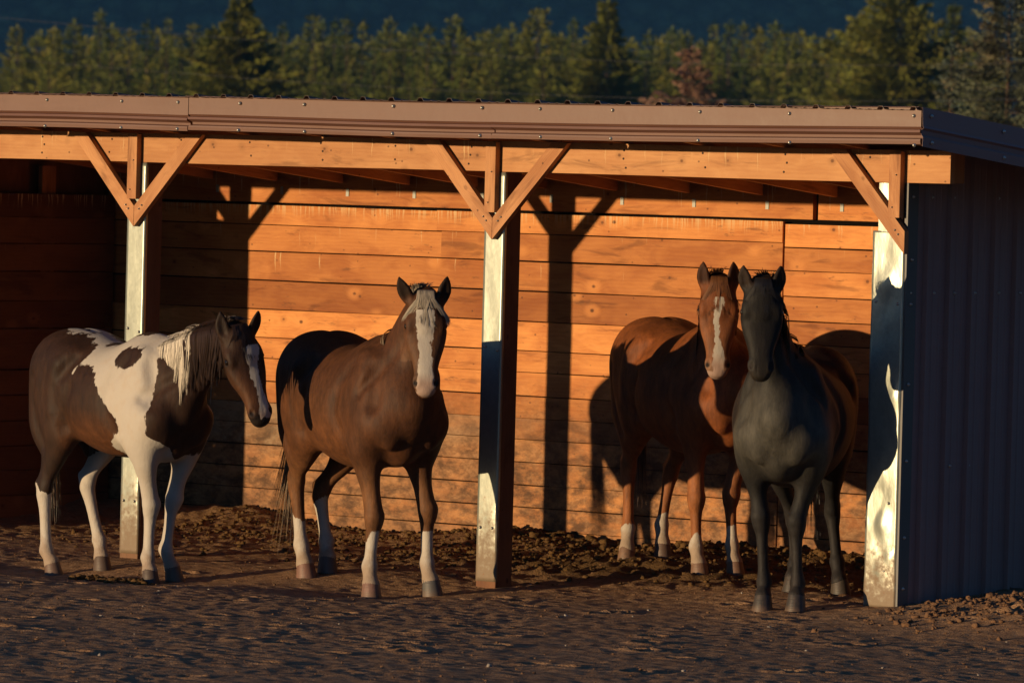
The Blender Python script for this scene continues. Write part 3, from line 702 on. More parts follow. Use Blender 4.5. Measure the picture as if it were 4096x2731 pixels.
POSES = {
 'h1': {'LF': ((0.488, 0.17, 1.02), (0.475, 0.166, 0.82), (0.41, 0.126, 0.513), (0.376, 0.098, 0.21), (0.43, 0.11, 0.1)), 'RF': ((0.52, -0.17, 1.02), (0.515, -0.166, 0.82), (0.439, -0.054, 0.48), (0.418, -0.055, 0.165), (0.456, -0.065, 0.079)), 'LH': (None, (-0.4, 0.185, 0.92), (-0.44, 0.031, 0.555), (-0.374, 0.089, 0.217), (-0.329, 0.079, 0.113)), 'RH': (None, (-0.4, -0.185, 0.92), (-0.556, -0.204, 0.505), (-0.525, -0.197, 0.147), (-0.471, -0.19, 0.07)), 'head': {'poll': (1.128, 0.079, 1.548), 'muzzle': (1.305, 0.161, 1.033), 'face': (0.969, -0.228, 0.18), 'ears': ((1.114, -0.03, 1.685), (1.238, 0.161, 1.693))}, 'neck': ((0.4, 0, 1.16, 0.175, 0.26, 0.27), (0.556, 0.017, 1.239, 0.14, 0.25, 0.235), (0.719, 0.035, 1.331, 0.105, 0.205, 0.19), (0.882, 0.054, 1.424, 0.085, 0.165, 0.145), (1.009, 0.068, 1.488, 0.076, 0.125, 0.115), (1.108, 0.079, 1.518, 0.066, 0.085, 0.1)), 'base': (-2.08, -1.01, -0.121), 'yaw': -15, 'scale': 1.03, 'fat': 0.97, 'belly': 0.84, 'bone': 0.97},
 'h2': {'LF': (None, (0.415, 0.166, 0.82), (0.465, 0.226, 0.48), (0.453, 0.233, 0.165), (0.5, 0.237, 0.063)), 'RF': (None, (0.415, -0.166, 0.82), (0.446, -0.117, 0.437), (0.42, -0.128, 0.151), (0.462, -0.137, 0.041)), 'LH': (None, (-0.4, 0.185, 0.92), (-0.706, 0.059, 0.509), (-0.664, 0.092, 0.227), (-0.62, 0.079, 0.128)), 'RH': (None, (-0.4, -0.185, 0.92), (-0.657, -0.126, 0.577), (-0.616, -0.099, 0.209), (-0.563, -0.096, 0.096)), 'head': {'poll': (0.855, -0.014, 1.749), 'muzzle': (0.964, -0.052, 1.207), 'face': (0.867, -0.435, 0.25), 'ears': ((0.826, -0.185, 1.883), (0.952, 0.076, 1.893))}, 'neck': ((0.4, 0, 1.16, 0.175, 0.26, 0.27), (0.496, -0.003, 1.283, 0.14, 0.25, 0.235), (0.596, -0.006, 1.422, 0.105, 0.205, 0.19), (0.696, -0.01, 1.56, 0.085, 0.165, 0.145), (0.774, -0.012, 1.661, 0.076, 0.125, 0.115), (0.835, -0.014, 1.719, 0.066, 0.085, 0.1)), 'base': (-0.46, -0.58, -0.076), 'yaw': -24, 'scale': 1.03, 'fat': 1.04, 'chest': 1.22, 'belly': 0.95, 'bone': 1.08},
 'h3': {'LF': (None, (0.415, 0.166, 0.82), (0.4, 0.088, 0.462), (0.394, 0.109, 0.152), (0.439, 0.107, 0.05)), 'RF': (None, (0.415, -0.166, 0.82), (0.428, -0.156, 0.434), (0.414, -0.141, 0.147), (0.46, -0.141, 0.044)), 'LH': (None, (-0.4, 0.185, 0.92), (-0.662, 0.158, 0.522), (-0.656, 0.105, 0.213), (-0.609, 0.094, 0.091)), 'RH': (None, (-0.4, -0.185, 0.92), (-0.659, -0.132, 0.56), (-0.631, -0.134, 0.191), (-0.589, -0.157, 0.062)), 'head': {'poll': (0.803, -0.215, 1.752), 'muzzle': (0.893, -0.249, 1.219), 'face': (0.895, -0.374, 0.25), 'ears': ((0.807, -0.321, 1.894), (0.881, -0.16, 1.899))}, 'neck': ((0.4, 0, 1.16, 0.175, 0.26, 0.27), (0.484, -0.047, 1.284, 0.14, 0.25, 0.235), (0.573, -0.097, 1.423, 0.105, 0.205, 0.19), (0.661, -0.146, 1.562, 0.085, 0.165, 0.145), (0.73, -0.185, 1.664, 0.076, 0.125, 0.115), (0.783, -0.215, 1.722, 0.066, 0.085, 0.1)), 'base': (0.52, 1.48, 0.038), 'yaw': -28, 'scale': 1.03, 'fat': 1.05, 'belly': 1},
 'h4': {'LF': (None, (0.415, 0.166, 0.82), (0.434, 0.091, 0.505), (0.417, 0.106, 0.149), (0.461, 0.106, 0.072)), 'RF': (None, (0.415, -0.166, 0.82), (0.421, -0.123, 0.526), (0.404, -0.094, 0.147), (0.449, -0.092, 0.063)), 'LH': (None, (-0.4, 0.185, 0.92), (-0.666, 0.16, 0.508), (-0.645, 0.201, 0.213), (-0.596, 0.226, 0.097)), 'RH': (None, (-0.4, -0.185, 0.92), (-0.672, -0.073, 0.454), (-0.648, -0.055, 0.187), (-0.599, -0.057, 0.111)), 'head': {'poll': (0.851, -0.089, 1.887), 'muzzle': (0.947, -0.072, 1.374), 'face': (0.954, 0.174, 0.25), 'ears': ((0.916, -0.195, 2.014), (0.886, 0.021, 2.02))}, 'neck': ((0.4, 0, 1.16, 0.175, 0.26, 0.27), (0.495, -0.02, 1.313, 0.14, 0.25, 0.235), (0.594, -0.04, 1.484, 0.105, 0.205, 0.19), (0.693, -0.061, 1.654, 0.085, 0.165, 0.145), (0.771, -0.077, 1.78, 0.076, 0.125, 0.115), (0.831, -0.089, 1.857, 0.066, 0.085, 0.1)), 'base': (2.47, -0.07, -0.005), 'yaw': -61, 'scale': 1, 'fat': 1.07, 'chest': 1.06, 'bone': 1.05}}
# coat patches of the pinto in side view (x forward, z up): +1 adds white, -1 takes it away
PATCHES = {'h1': [
 (1, [(.55,1.62),(.45,1.56),(.367,1.50),(.15,1.49),(-.073,1.48),(-.214,1.50),(-.30,1.56),(-.52,1.56),(-.55,1.52),(-.438,1.502),(-.39,1.488),(-.35,1.49),(-.31,1.488),(-.221,1.459),(-.16,1.434),(-.101,1.414),(-.086,1.389),(-.082,1.354),(-.103,1.331),(-.103,1.31),(.008,1.307),(.074,1.288),(.122,1.259),(.118,1.234),(.14,1.204),(.182,1.181),(.212,1.126),(.246,1.078),(.309,1.031),(.361,.996),(.345,.98),(.375,.948),(.32,.926),(.28,.893),(.24,.86),(.20,.824),(.24,.70),(.36,.70),(.36,.55),(.62,.55),(.60,.718),(.58,.748),(.575,.82),(.60,.87),(.639,.905),(.662,.962),(.654,1.023),(.631,1.096),(.61,1.169),(.611,1.256),(.613,1.299),(.603,1.33),(.586,1.36),(.601,1.398),(.634,1.387),(.662,1.392),(.682,1.426),(.689,1.476),(.70,1.53),(.72,1.66)]),
 (-1, [(-.145,1.47),(-.06,1.425),(.06,1.43),(.10,1.455),(.02,1.50),(-.10,1.52)]),
 (-1, [(.264,1.325),(.239,1.364),(.258,1.402),(.307,1.429),(.402,1.437),(.478,1.424),(.504,1.381),(.486,1.343),(.448,1.317),(.366,1.295),(.314,1.302)]),
 (1, [(-.143,1.258),(-.136,1.286),(-.124,1.296),(-.115,1.277),(-.126,1.255)])]}
# ------------------------------------------------------------------ ground
def hoof_ground_points():
    out = []
    for k, S in POSES.items():
        c, s = math.cos(R(S['yaw'])), math.sin(R(S['yaw'])); sc = S['scale']
        for leg in ('LF', 'RF', 'LH', 'RH'):
            p = S[leg][4]; x, y, z = p[0]*sc, p[1]*sc, (p[2]-.070*S.get('bone', 1)*1.1)*sc
            out.append((S['base'][0]+c*x-s*y, S['base'][1]+s*x+c*y, S['base'][2]+z))
    return out
ANCH = [(-3.0, 0, -.075), (.07, -.02, -.072), (3.08, 0, .005), (-4.67, 3.05, .065), (-2.1, 3.05, .045), (-.26, 3.05, .02), (.75, 3.05, .02), (2.2, 3.05, .02), (-6, 3, .05), (-6, 0, -.08),
        (3.26, .1, .03), (3.5, 1.23, .10), (3.9, .4, .09), (4.4, -.2, .06), (4.6, 1.2, .10), (5.5, 0, .05), (5.5, 2, .08), (3.0, -3, -.05), (0, -4, -.06), (-3, -3, -.09), (6, -3, -.05), (3, -7, -.05), (-1, -7, -.05), (7, -6, -.05), (1.6, -1.6, -.05)]+hoof_ground_points()
_A = np.array(ANCH); _sg = .45
def _plane(x, y): return -.05+0*x
_K = np.exp(-((_A[:, None, 0]-_A[None, :, 0])**2+(_A[:, None, 1]-_A[None, :, 1])**2)/(2*_sg**2))
_W = np.linalg.solve(_K+.06*np.eye(len(_A)), _A[:, 2]-_plane(_A[:, 0], _A[:, 1]))
def ground_z(x, y):
    x = np.asarray(x, float); y = np.asarray(y, float); z = _plane(x, y)
    for (ax, ay, az), wt in zip(_A, _W): z = z+wt*np.exp(-((x-ax)**2+(y-ay)**2)/(2*_sg**2))
    # trampled bank along the foot of the back wall
    z = z+.030*np.exp(-((y-2.85)/.35)**2)*(x > -7)*(x < 3.4)
    return z
def vnoise(x, y, s, seed):
    """smooth value noise on arrays"""
    r = np.random.default_rng(seed); T = r.random((256, 256)); x = x/s; y = y/s; xi = np.floor(x).astype(int); yi = np.floor(y).astype(int); fx = x-xi; fy = y-yi
    fx = fx*fx*(3-2*fx); fy = fy*fy*(3-2*fy); g = lambda i, j: T[(xi+i) % 256, (yi+j) % 256]
    return (g(0, 0)*(1-fx)+g(1, 0)*fx)*(1-fy)+(g(0, 1)*(1-fx)+g(1, 1)*fx)*fy-.5
def axis(lo, hi, st, far):
    a = np.arange(lo, hi+st, st); out = []; d = st; p = hi
    while p < far: d *= 1.32; p += d; out.append(p)
    o2 = []; d = st; p = lo
    while p > -far: d *= 1.32; p -= d; o2.append(p)
    return np.array(o2[::-1]+list(a)+out)
gx = axis(-6.4, 6.0, .021, 5200); gy = axis(-7.4, 3.12, .021, 5200)
X, Y = np.meshgrid(gx, gy, indexing='ij'); near = (X > -8) & (X < 8) & (Y > -10) & (Y < 5)
Z = ground_z(X, Y)
man = np.clip((Y-.2+.35*vnoise(X, Y, .8, 4)*2)/1.0, 0, 1)*(X < 3.3)*(Y < 3.3)*np.clip((X+2.6)/1.5, .5, 1)        # churned dung towards the wall
def rn(a, s_, sd): c_, q_ = math.cos(a), math.sin(a); return vnoise(X*c_-Y*q_, X*q_+Y*c_, s_, sd)
rel = .016*rn(.3, .37, 1)+.010*rn(.9, .17, 2)+.012*rn(1.3, .089, 3)+.012*rn(.5, .061, 16)+.022*rn(1.05, .044, 5)*(.4+1.6*np.clip(rn(.7, .6, 17)+.5, 0, 1))+.012*np.maximum(0, vnoise(X-.2*Y, Y+.2*X, .24, 15))
rough_ = .05*np.abs(vnoise(X, Y, .17, 6))+.045*vnoise(X, Y, .10, 7)+.040*vnoise(X, Y, .052, 8)
hp_ = np.zeros_like(X); rs_ = np.random.default_rng(33)
for _ in range(150):                                        # old hoof prints pressed into the yard
    hx, hy, ha = rs_.uniform(-4.5, 5.8), rs_.uniform(-7.2, 1.6), rs_.uniform(0, 6.28); i0, i1 = np.searchsorted(gx, (hx-.16, hx+.16)); j0, j1 = np.searchsorted(gy, (hy-.16, hy+.16))
    if i1-i0 < 4 or j1-j0 < 4: continue
    dx = X[i0:i1, j0:j1]-hx; dy = Y[i0:i1, j0:j1]-hy; q = np.hypot((dx*math.cos(ha)+dy*math.sin(ha))*.85, -dx*math.sin(ha)+dy*math.cos(ha))
    hp_[i0:i1, j0:j1] += -.020*np.clip((.066-q)/.018, 0, 1)+.009*np.exp(-((q-.082)/.016)**2)
bank = np.exp(-((X-4.2)/.9)**2-((Y-.2)/.7)**2)
Z = Z+(hp_*(1-man)+rel*.29+rough_*(man*.95+bank*.5))*near+np.where(near, 0, -.05+0*X)*0
far_ = np.hypot(X, Y); Z = np.where(near, Z, -.05+.4*np.clip((far_-60)/400, 0, 3)*vnoise(X, Y, 90., 9))
V = np.stack([X.ravel(), Y.ravel(), Z.ravel()], 1); nx_, ny_ = X.shape
ii = (np.arange(nx_-1)[:, None]*ny_+np.arange(ny_-1)[None, :]).ravel(); F = np.stack([ii, ii+ny_, ii+ny_+1, ii+1], 1)
N = NT('trampled_dirt'); g = N.geo(); a = N.attr('dung')
n1 = N.noise(g, 1.7, 5, .6); n2 = N.noise(g, 14., 5, .65); n3 = N.noise(g, 60., 4, .7)
c = N.mix(n1, (.45, .245, .125), (.60, .36, .195)); c = N.mix(N.math('MULTIPLY', N.sstep(n2, .42, .62), .6), c, (.24, .12, .06)); c = N.mix(N.math('MULTIPLY', N.sstep(n3, .6, .72), .5), c, (.33, .20, .125))
gv = N.n('ShaderNodeTexVoronoi', {'Vector': g, 'Scale': 26.}, feature='F1'); gc = N.n('ShaderNodeSeparateColor', {0: gv.outputs['Color']}).outputs[0]
c = N.mix(N.math('MULTIPLY', N.math('MULTIPLY', N.sstep(gv.outputs['Distance'], .28, .2), N.sstep(gc, .90, .93)), .8), c, (.38, .30, .23))
dn = N.mix(n2, (.085, .045, .018), (.20, .11, .042)); c = N.mix(a, c, dn)
N.bump(N.math('ADD', N.math('MULTIPLY', n2, .8), N.math('MULTIPLY', n3, 1.0)), 1., .030); M_dirt = N.set(base=c, rough=.92, spec=.15)
ground = mesh_obj('ground', V, F, M_dirt, None, True, attrs={'dung': ('POINT', 'FLOAT', man.ravel())}); tag(ground, 'trampled brown dirt yard running into the shelter', None, None, 'structure')
def ground_at(x, y):
    i = int(np.clip(np.searchsorted(gx, x), 0, nx_-1)); j = int(np.clip(np.searchsorted(gy, y), 0, ny_-1)); return float(Z[i, j])

# loose clods of dirt and dung, and pebbles: more than anyone could count
def blob(c, r, rs, sub=1):
    V0, F0 = ICO; k = rs.uniform(.55, 1.45, (len(V0), 1)); q = V0*k*np.array([1, rs.uniform(.7, 1.2), rs.uniform(.5, .85)])*r
    an = rs.uniform(0, 6.3); ca, sa = math.cos(an), math.sin(an); q = np.stack([q[:, 0]*ca-q[:, 1]*sa, q[:, 0]*sa+q[:, 1]*ca, q[:, 2]], 1); return q+c
import bmesh
_b = bmesh.new(); bmesh.ops.create_icosphere(_b, subdivisions=2, radius=1); _b.verts.ensure_lookup_table()
ICO = (np.array([v.co[:] for v in _b.verts]), np.array([[v.index for v in f.verts] for f in _b.faces])); _b.free()
def scatter(name, n, region, rad, mat, label, rs, sink=.35):
    VV = []; FF = []; b = 0
    for _ in range(n):
        x, y = region(rs)
        r = rs.uniform(*rad)*rs.uniform(.5, 1.0); z = ground_at(x, y)+r*(.5-sink)
        q = blob(np.array([x, y, z]), r, rs); VV.append(q); FF.append(ICO[1]+b); b += len(q)
    o = mesh_obj(name, np.concatenate(VV), np.concatenate(FF), mat, None, True); tag(o, label, None, None, 'stuff'); return o
N = NT('dung_clods'); g = N.geo(); c = N.mix(N.noise(g, 40., 4, .7), (.07, .036, .014), (.21, .115, .042)); N.bump(N.noise(g, 90., 4, .7), .9, .01); M_clod = N.set(base=c, rough=.9, spec=.12)
N = NT('dirt_clods'); g = N.geo(); c = N.mix(N.noise(g, 30., 4, .7), (.13, .066, .034), (.24, .135, .075)); N.bump(N.noise(g, 90., 4, .7), .8, .008); M_clod2 = N.set(base=c, rough=.95, spec=.12)
N = NT('pebble'); g = N.geo(); c = N.mix(N.noise(g, 8., 2), (.22, .18, .15), (.44, .37, .30)); M_peb = N.set(base=c, rough=.8)
rs = np.random.default_rng(21)
def reg_dung(rs):
    while True:
        x = rs.uniform(-4.6, 3.1); y = 3.0-abs(rs.normal(0, .95))
        if y > .25 and rs.random() < (.55 if x < -2 else 1): return x, y
scatter('dung_clods', 4200, reg_dung, (.007, .026), M_clod, 'dark clods of dung and dirt churned up along the back wall', rs, .25)
scatter('dung_clods', 260, lambda r: (r.uniform(-2.2, 3.0), r.uniform(2.7, 3.0)), (.020, .050), M_clod, 'big dark clods heaped against the foot of the back wall', rs, .2)
scatter('dirt_clods', 1700, lambda r: (r.uniform(-4.6, 5.8), r.uniform(-7.5, 2.)), (.003, .011), M_clod2, 'small crumbs of dry dirt scattered over the yard', rs, .3)
scatter('dirt_clods', 900, lambda r: (r.uniform(3.3, 5.6), r.normal(.1, .45)), (.006, .026), M_clod2, 'loose dirt clods banked up beside the metal end wall', rs, .3)
scatter('pebbles', 55, lambda r: (r.uniform(-3, 6), r.uniform(-7.5, .5)), (.006, .014), M_peb, 'pale pebbles scattered on the dirt yard', rs, .3)
scatter('dung_clods', 60, lambda r: (r.normal(-1.75, .14), r.normal(-1.35, .09)), (.012, .040), M_clod, 'little heap of dung between the pinto horse and the left post', rs, .2)
# ------------------------------------------------------------------ coats
def coat_mat(name, white=(.50, .445, .385), rough=.60, sheen=.0, spec=.20):
    N = NT(name); o = N.obj(); c = N.attr('coat', 'Color'); wh = N.attr('white'); pk = N.attr('pink')
    hair = N.noise(N.vmul(o, (60., 60., 22.)), 1., 4, .7); edge = N.noise(N.vmul(o, (70., 70., 30.)), 1., 3, .7); big = N.noise(o, 3.5, 4, .6); e2 = N.noise(o, 14., 3, .6); e3 = N.noise(N.vmul(o, (20., 20., 9.)), 1., 3, .6); cl_ = N.noise(N.vmul(o, (24., 24., 7.)), 1., 4, .7)
    c = N.mix(1.0, c, N.ramp(big, [(.25, (.62, .62, .62)), (.75, (1.34, 1.30, 1.24))]), 'MULTIPLY'); c = N.mix(1.0, c, N.ramp(hair, [(.3, (.84, .84, .84)), (.7, (1.14, 1.14, 1.14))]), 'MULTIPLY'); c = N.mix(1.0, c, N.ramp(cl_, [(.3, (.66, .66, .66)), (.7, (1.32, 1.28, 1.22))]), 'MULTIPLY')
    wc = N.mix(N.math('MULTIPLY', N.sstep(e2, .45, .75), .35), white, (.46, .35, .26)); wc = N.mix(pk, wc, (.34, .20, .15))
    oz = N.n('ShaderNodeSeparateXYZ', {0: o}).outputs[2]; wc = N.mix(N.math('MULTIPLY', N.sstep(N.math('ADD', oz, N.math('MULTIPLY', e2, -.30)), .14, -.05), .65), wc, (.27, .165, .095))
    m = N.sstep(N.math('ADD', N.math('ADD', wh, N.math('MULTIPLY', N.math('SUBTRACT', edge, .5), .030)), N.math('MULTIPLY', N.math('SUBTRACT', e3, .5), .062)), -.003, .004)
    N.bump(N.math('ADD', hair, N.math('ADD', N.math('MULTIPLY', e2, 1.0), N.math('MULTIPLY', cl_, 1.2))), .34, .007)
    return N.set(base=N.mix(m, c, wc), rough=N.math('ADD', rough-.07, N.math('MULTIPLY', hair, .18)), spec=spec, sheen=sheen)
def hair_mat(name):
    N = NT(name); c = N.attr('tint', 'Color'); return N.set(base=c, rough=.48, spec=.35)
M_coat = coat_mat('horse_coat'); M_hair = hair_mat('horse_hair')
N = NT('hoof_horn'); c = N.attr('tint', 'Color'); o = N.obj(); st = N.noise(N.vmul(o, (90., 90., 6.)), 1., 3, .6); r_ = N.noise(N.vmul(o, (4., 4., 160.)), 1., 2, .5)
z = N.n('ShaderNodeSeparateXYZ', {0: o}).outputs[2]
c = N.mix(N.math('MULTIPLY', N.sstep(st, .4, .7), .5), c, (.10, .065, .045)); c = N.mix(N.math('MULTIPLY', N.sstep(N.math('ADD', z, N.math('MULTIPLY', st, -.03)), .012, -.03), .6), c, (.17, .10, .06)); N.bump(r_, .4, .004); M_hoof = N.set(base=c, rough=.55)
N = NT('horse_eye'); M_eye = N.set(base=(.008, .005, .004), rough=.06, spec=.7)

def seg_poly(P, x, z):
    """signed distance to polygon, positive inside"""
    P = np.array(P, float); d = np.full(x.shape, 9.); ins = np.zeros(x.shape, bool); n = len(P)
    for i in range(n):
        a, b = P[i], P[(i+1) % n]; e = b-a; t = np.clip(((x-a[0])*e[0]+(z-a[1])*e[1])/(e@e+1e-12), 0, 1)
        d = np.minimum(d, np.hypot(x-a[0]-t*e[0], z-a[1]-t*e[1]))
        c = (a[1] > z) != (b[1] > z); ins ^= c & (x < (b[0]-a[0])*(z-a[1])/(b[1]-a[1]+1e-12)+a[0])
    return np.where(ins, d, -d)
def head_uvw(S, V):
    P, t, n, sd, L = head_frame(S['head']); q = V-P; return q@t/L, q@n, q@sd
def near_head(S, V): u, v, w_ = head_uvw(S, V); return (u > -.05) & (u < 1.08) & (v > np.where(u > .62, -.095, -.19)) & (v < .2) & (np.abs(w_) < .15)

def paint(kind, S, V):
    x, y, z = V[:, 0], V[:, 1], V[:, 2]; n = len(V); u, v, w_ = head_uvw(S, V); hd = near_head(S, V)
    col = np.zeros((n, 4)); col[:, 3] = 1; wh = np.full(n, -.1); pk = np.zeros(n)
    ss = lambda a, lo, hi: np.clip((a-lo)/(hi-lo), 0, 1)
    def base(c): col[:, :3] = c
    def blend(c, m): col[:, :3] = col[:, :3]*(1-m[:, None])+np.array(c)*m[:, None]
    def legdist(leg):
        K = [np.array(q) if q is not None else None for q in S[leg]]; d = np.full(n, 9.)
        for a_, b_ in ((K[1], K[2]), (K[2], K[3]), (K[3], K[4])):
            e = b_-a_; t = np.clip(((V-a_)@e)/(e@e), 0, 1); d = np.minimum(d, np.linalg.norm(V-a_-t[:, None]*e, axis=1))
        return d
    LD = {leg: legdist(leg) for leg in ('LF', 'RF', 'LH', 'RH')}; nearest = np.stack(list(LD.values())).argmin(0); order = list(LD)
    def socks(hs):
        nonlocal wh
        for leg, (h, slope) in hs.items():
            m = (nearest == order.index(leg)) & (LD[leg] < .17) & (z < .95)
            wh = np.where(m, np.maximum(wh, h+slope*(x-S[leg][2][0])-z), wh)
    if kind == 'h1':
        base((.036, .017, .010)); blend((.105, .042, .018), ss(z, 1.05, .85)*ss(x, -.45, -.1)*ss(x, .45, .2)*(np.abs(y) > .1)); blend((.020, .012, .009), ss(z, 1.0, .7)*(x < -.3)*.7)
        blend((.115, .048, .022), ss(u, .35, .6)*ss(u, .98, .85)*hd*.7); blend((.02, .014, .012), ss(u, .90, .97)*hd)
        nearside = np.where((y < .14), 1, -1)
        for sgn, P in PATCHES['h1']:
            d = seg_poly(P, x, z)
            if sgn > 0: wh = np.where(~hd & (x < .95), np.maximum(wh, d), wh)
            else: wh = np.where(~hd & (x < .95), np.minimum(wh, -d), wh)
        lim = (z < .98)
        wl = wh.copy(); wh = np.where(z < .60, -.1, wh)
        socks({'RF': (.80, .9), 'LF': (.84, -1.), 'LH': (.74, .3), 'RH': (.53, -.6)})
        wh = np.where(hd, np.where(v > .0, np.minimum(.026+.024*ss(u, .50, .25)+.008*ss(u, .7, .9)-np.abs(w_-.020-.022*ss(u, .5, .25)), np.minimum(u-.19, .985-u)*.6), -.1), wh)
        pk = ss(u, .86, .95)*hd*(v > 0)*.6
    if kind == 'h2':
        base((.080, .032, .014)); blend((.140, .056, .023), ss(z, 1.15, .8)*ss(x, .5, .2)*ss(x, -.5, -.2)*.8); blend((.15, .068, .03), ss(z, .8, .6)); blend((.17, .085, .045), ss(u, .3, .6)*hd*.6)
        socks({'RF': (.33, .9), 'LF': (.35, .4), 'RH': (.40, -.8), 'LH': (.46, .5)})
        wh = np.where(hd, np.where(v > -.01, .052-.012*ss(u, .3, .6)+.016*ss(u, .75, .9)-np.abs(w_+.002), -.1), wh); wh = np.where(hd & (u < .13), -.1, wh)
        pk = ss(u, .80, .92)*hd*.75
    if kind == 'h3':
        base((.21, .066, .021)); blend((.12, .042, .018), ss(z, 1.1, 1.5)*ss(x, .3, .5)*.4); blend((.26, .10, .04), ss(z, .75, .55)); blend((.25, .11, .055), ss(u, .3, .7)*hd*.6); blend((.27, .16, .105), ss(u, .84, .92)*hd*.8)
        socks({'RF': (.21, .9), 'LF': (.27, .4), 'RH': (.19, .5), 'LH': (.27, .6)})
        wh = np.where(hd, np.where(v > .0, .027-.008*ss(u, .2, .35)+.016*ss(u, .65, .85)-np.abs(w_+.004-.006*np.sin(u*9)), -.1), wh); wh = np.where(hd & (u < .16), -.1, wh)
        wh = np.where(hd & (u > .90), np.maximum(wh, (u-.975)*.5), wh); pk = ss(u, .78, .92)*hd*.8
    if kind == 'h4':
        base((.017, .016, .016)); blend((.070, .066, .057), ss(z, .72, .92)*ss(z, 1.45, 1.15)*ss(x, .38, .60)*.85); blend((.046, .022, .016), ss(x, .3, .0)*ss(z, .7, .9)*.9); blend((.024, .021, .021), ss(z, .62, .35)); blend((.016, .014, .013), ss(z, 1.28, 1.5)*ss(x, .42, .58)*.9); blend((.013, .011, .010), hd*ss(u, .98, .75)*.95); blend((.030, .024, .019), hd*ss(u, .85, .98))
    # lids, nostrils
    for s in (-1, 1):
        P, t, n_, sd, L = head_frame(S['head']); e = P+t*(L*.30)+n_*.002+sd*s*.108; d = np.linalg.norm(V-e, axis=1); blend((.012, .009, .008), ss(d, .036, .018)*(kind != 'x')); wh = np.where(d < .03, -.1, wh)
        e = P+t*(L*.915)+n_*.020+sd*s*.062; d = np.linalg.norm(V-e, axis=1); blend((.015, .008, .007), ss(d, .022, .010)); wh = np.where(d < .016, -.1, wh); pk = np.where(d < .02, 0, pk)
    ear = (u < .03) & hd & (v > .0)
    er = np.zeros(n)
    for tp in S['head']['ears']: er = np.maximum(er, ss(np.linalg.norm(V-np.array(tp), axis=1), .155, .12)*(u < .05))
    blend((.020, .011, .007) if kind != 'h3' else (.045, .016, .008), er*.95)
    return col, np.clip(wh, -.1, .1), pk

def strands(name, curves, parent, mat=None, n=4):
    """curves: list of (points[k,3], root radius, colour)"""
    VV = []; FF = []; TT = []; b = 0
    for P, r, c, *ov in curves:
        ov = np.array(ov[0], float) if ov else np.array((.3, .8, .1))
        P = np.array(P, float); P = cr_resample(np.c_[P], .05) if len(P) > 2 else P; k = len(P); T = np.gradient(P, axis=0); T /= np.linalg.norm(T, axis=1)[:, None]+1e-9
        a = np.cross(T, ov); a /= np.linalg.norm(a, axis=1)[:, None]+1e-9; d = np.cross(T, a); t = np.linspace(0, 1, k); rr = r*np.where(t < .6, 1, 1-(t-.6)/.4*.9)
        ring = np.stack([P-rr[:, None]*a, P+rr[:, None]*a], 1).reshape(-1, 3); VV.append(ring)
        i = np.arange(k-1)*2; q = np.stack([i, i+1, i+3, i+2], -1)+b; FF.append(q); TT.append(np.tile(list(c)+[1], (len(q)*4, 1))); b += len(ring)
    return mesh_obj(name, np.concatenate(VV), np.concatenate(FF), mat or M_hair, parent, True, attrs={'tint': ('CORNER', 'FLOAT_COLOR', np.concatenate(TT))})

def make_hoof(S, leg, root, col, bone):
    f, c = np.array(S[leg][3]), np.array(S[leg][4]); sc = .070*bone*1.1; m = 20; rings = []
    d = c-f; yaw = math.atan2(d[1], max(.02, d[0])) if abs(d[1]) < .06 else 0; tilt = S.get('tilt', {}).get(leg, 0)
    prof = [(0.020, .046, 0.0), (0.006, .0515, 0.001), (-.010, .0525, .006), (-.070*1.1, .064, .024), (-.078*1.1, .063, .025), (-.079*1.1, .0, .025)]
    V = []; F = []
    for z, r, dx in prof:
        for j in range(m):
            an = 2*math.pi*j/m; rx = r*bone*(1.08 if math.cos(an) > 0 else .92); px = dx+rx*math.cos(an); py = r*bone*.94*math.sin(an); pz = z*bone
            px, pz = px*math.cos(tilt)-pz*math.sin(tilt)*-1*-1, px*math.sin(-tilt)+pz*math.cos(tilt)
            V.append((c[0]+px*math.cos(yaw)-py*math.sin(yaw), c[1]+px*math.sin(yaw)+py*math.cos(yaw), c[2]+pz))
    k = len(prof)
    for i in range(k-1):
        for j in range(m): a = i*m+j; b = i*m+(j+1) % m; F.append([a, a+m, b+m, b])
    o = mesh_obj('hoof', V, F, M_hoof, root, True, attrs={'tint': ('CORNER', 'FLOAT_COLOR', [[q*.62 for q in col]+[1]]*(4*len(F)))})
    return o

def crest_line(S, t):
    """point on the top of the neck at fraction t (0 withers .. 1 poll), with side vector and half width"""
    nk = np.array([list(r) for r in S['neck']]); k = t*(len(nk)-1); i = min(int(k), len(nk)-2); f = k-i; r = nk[i]*(1-f)+nk[i+1]*f; T = nk[min(i+1, len(nk)-1), :3]-nk[i, :3]; T /= np.linalg.norm(T)
    n = np.array([-.35, 0, 1.]); n -= T*(n@T); n /= np.linalg.norm(n); sd = np.cross(n, T)
    return r[:3]+n*r[4], n, sd, r[3], T, r[4]

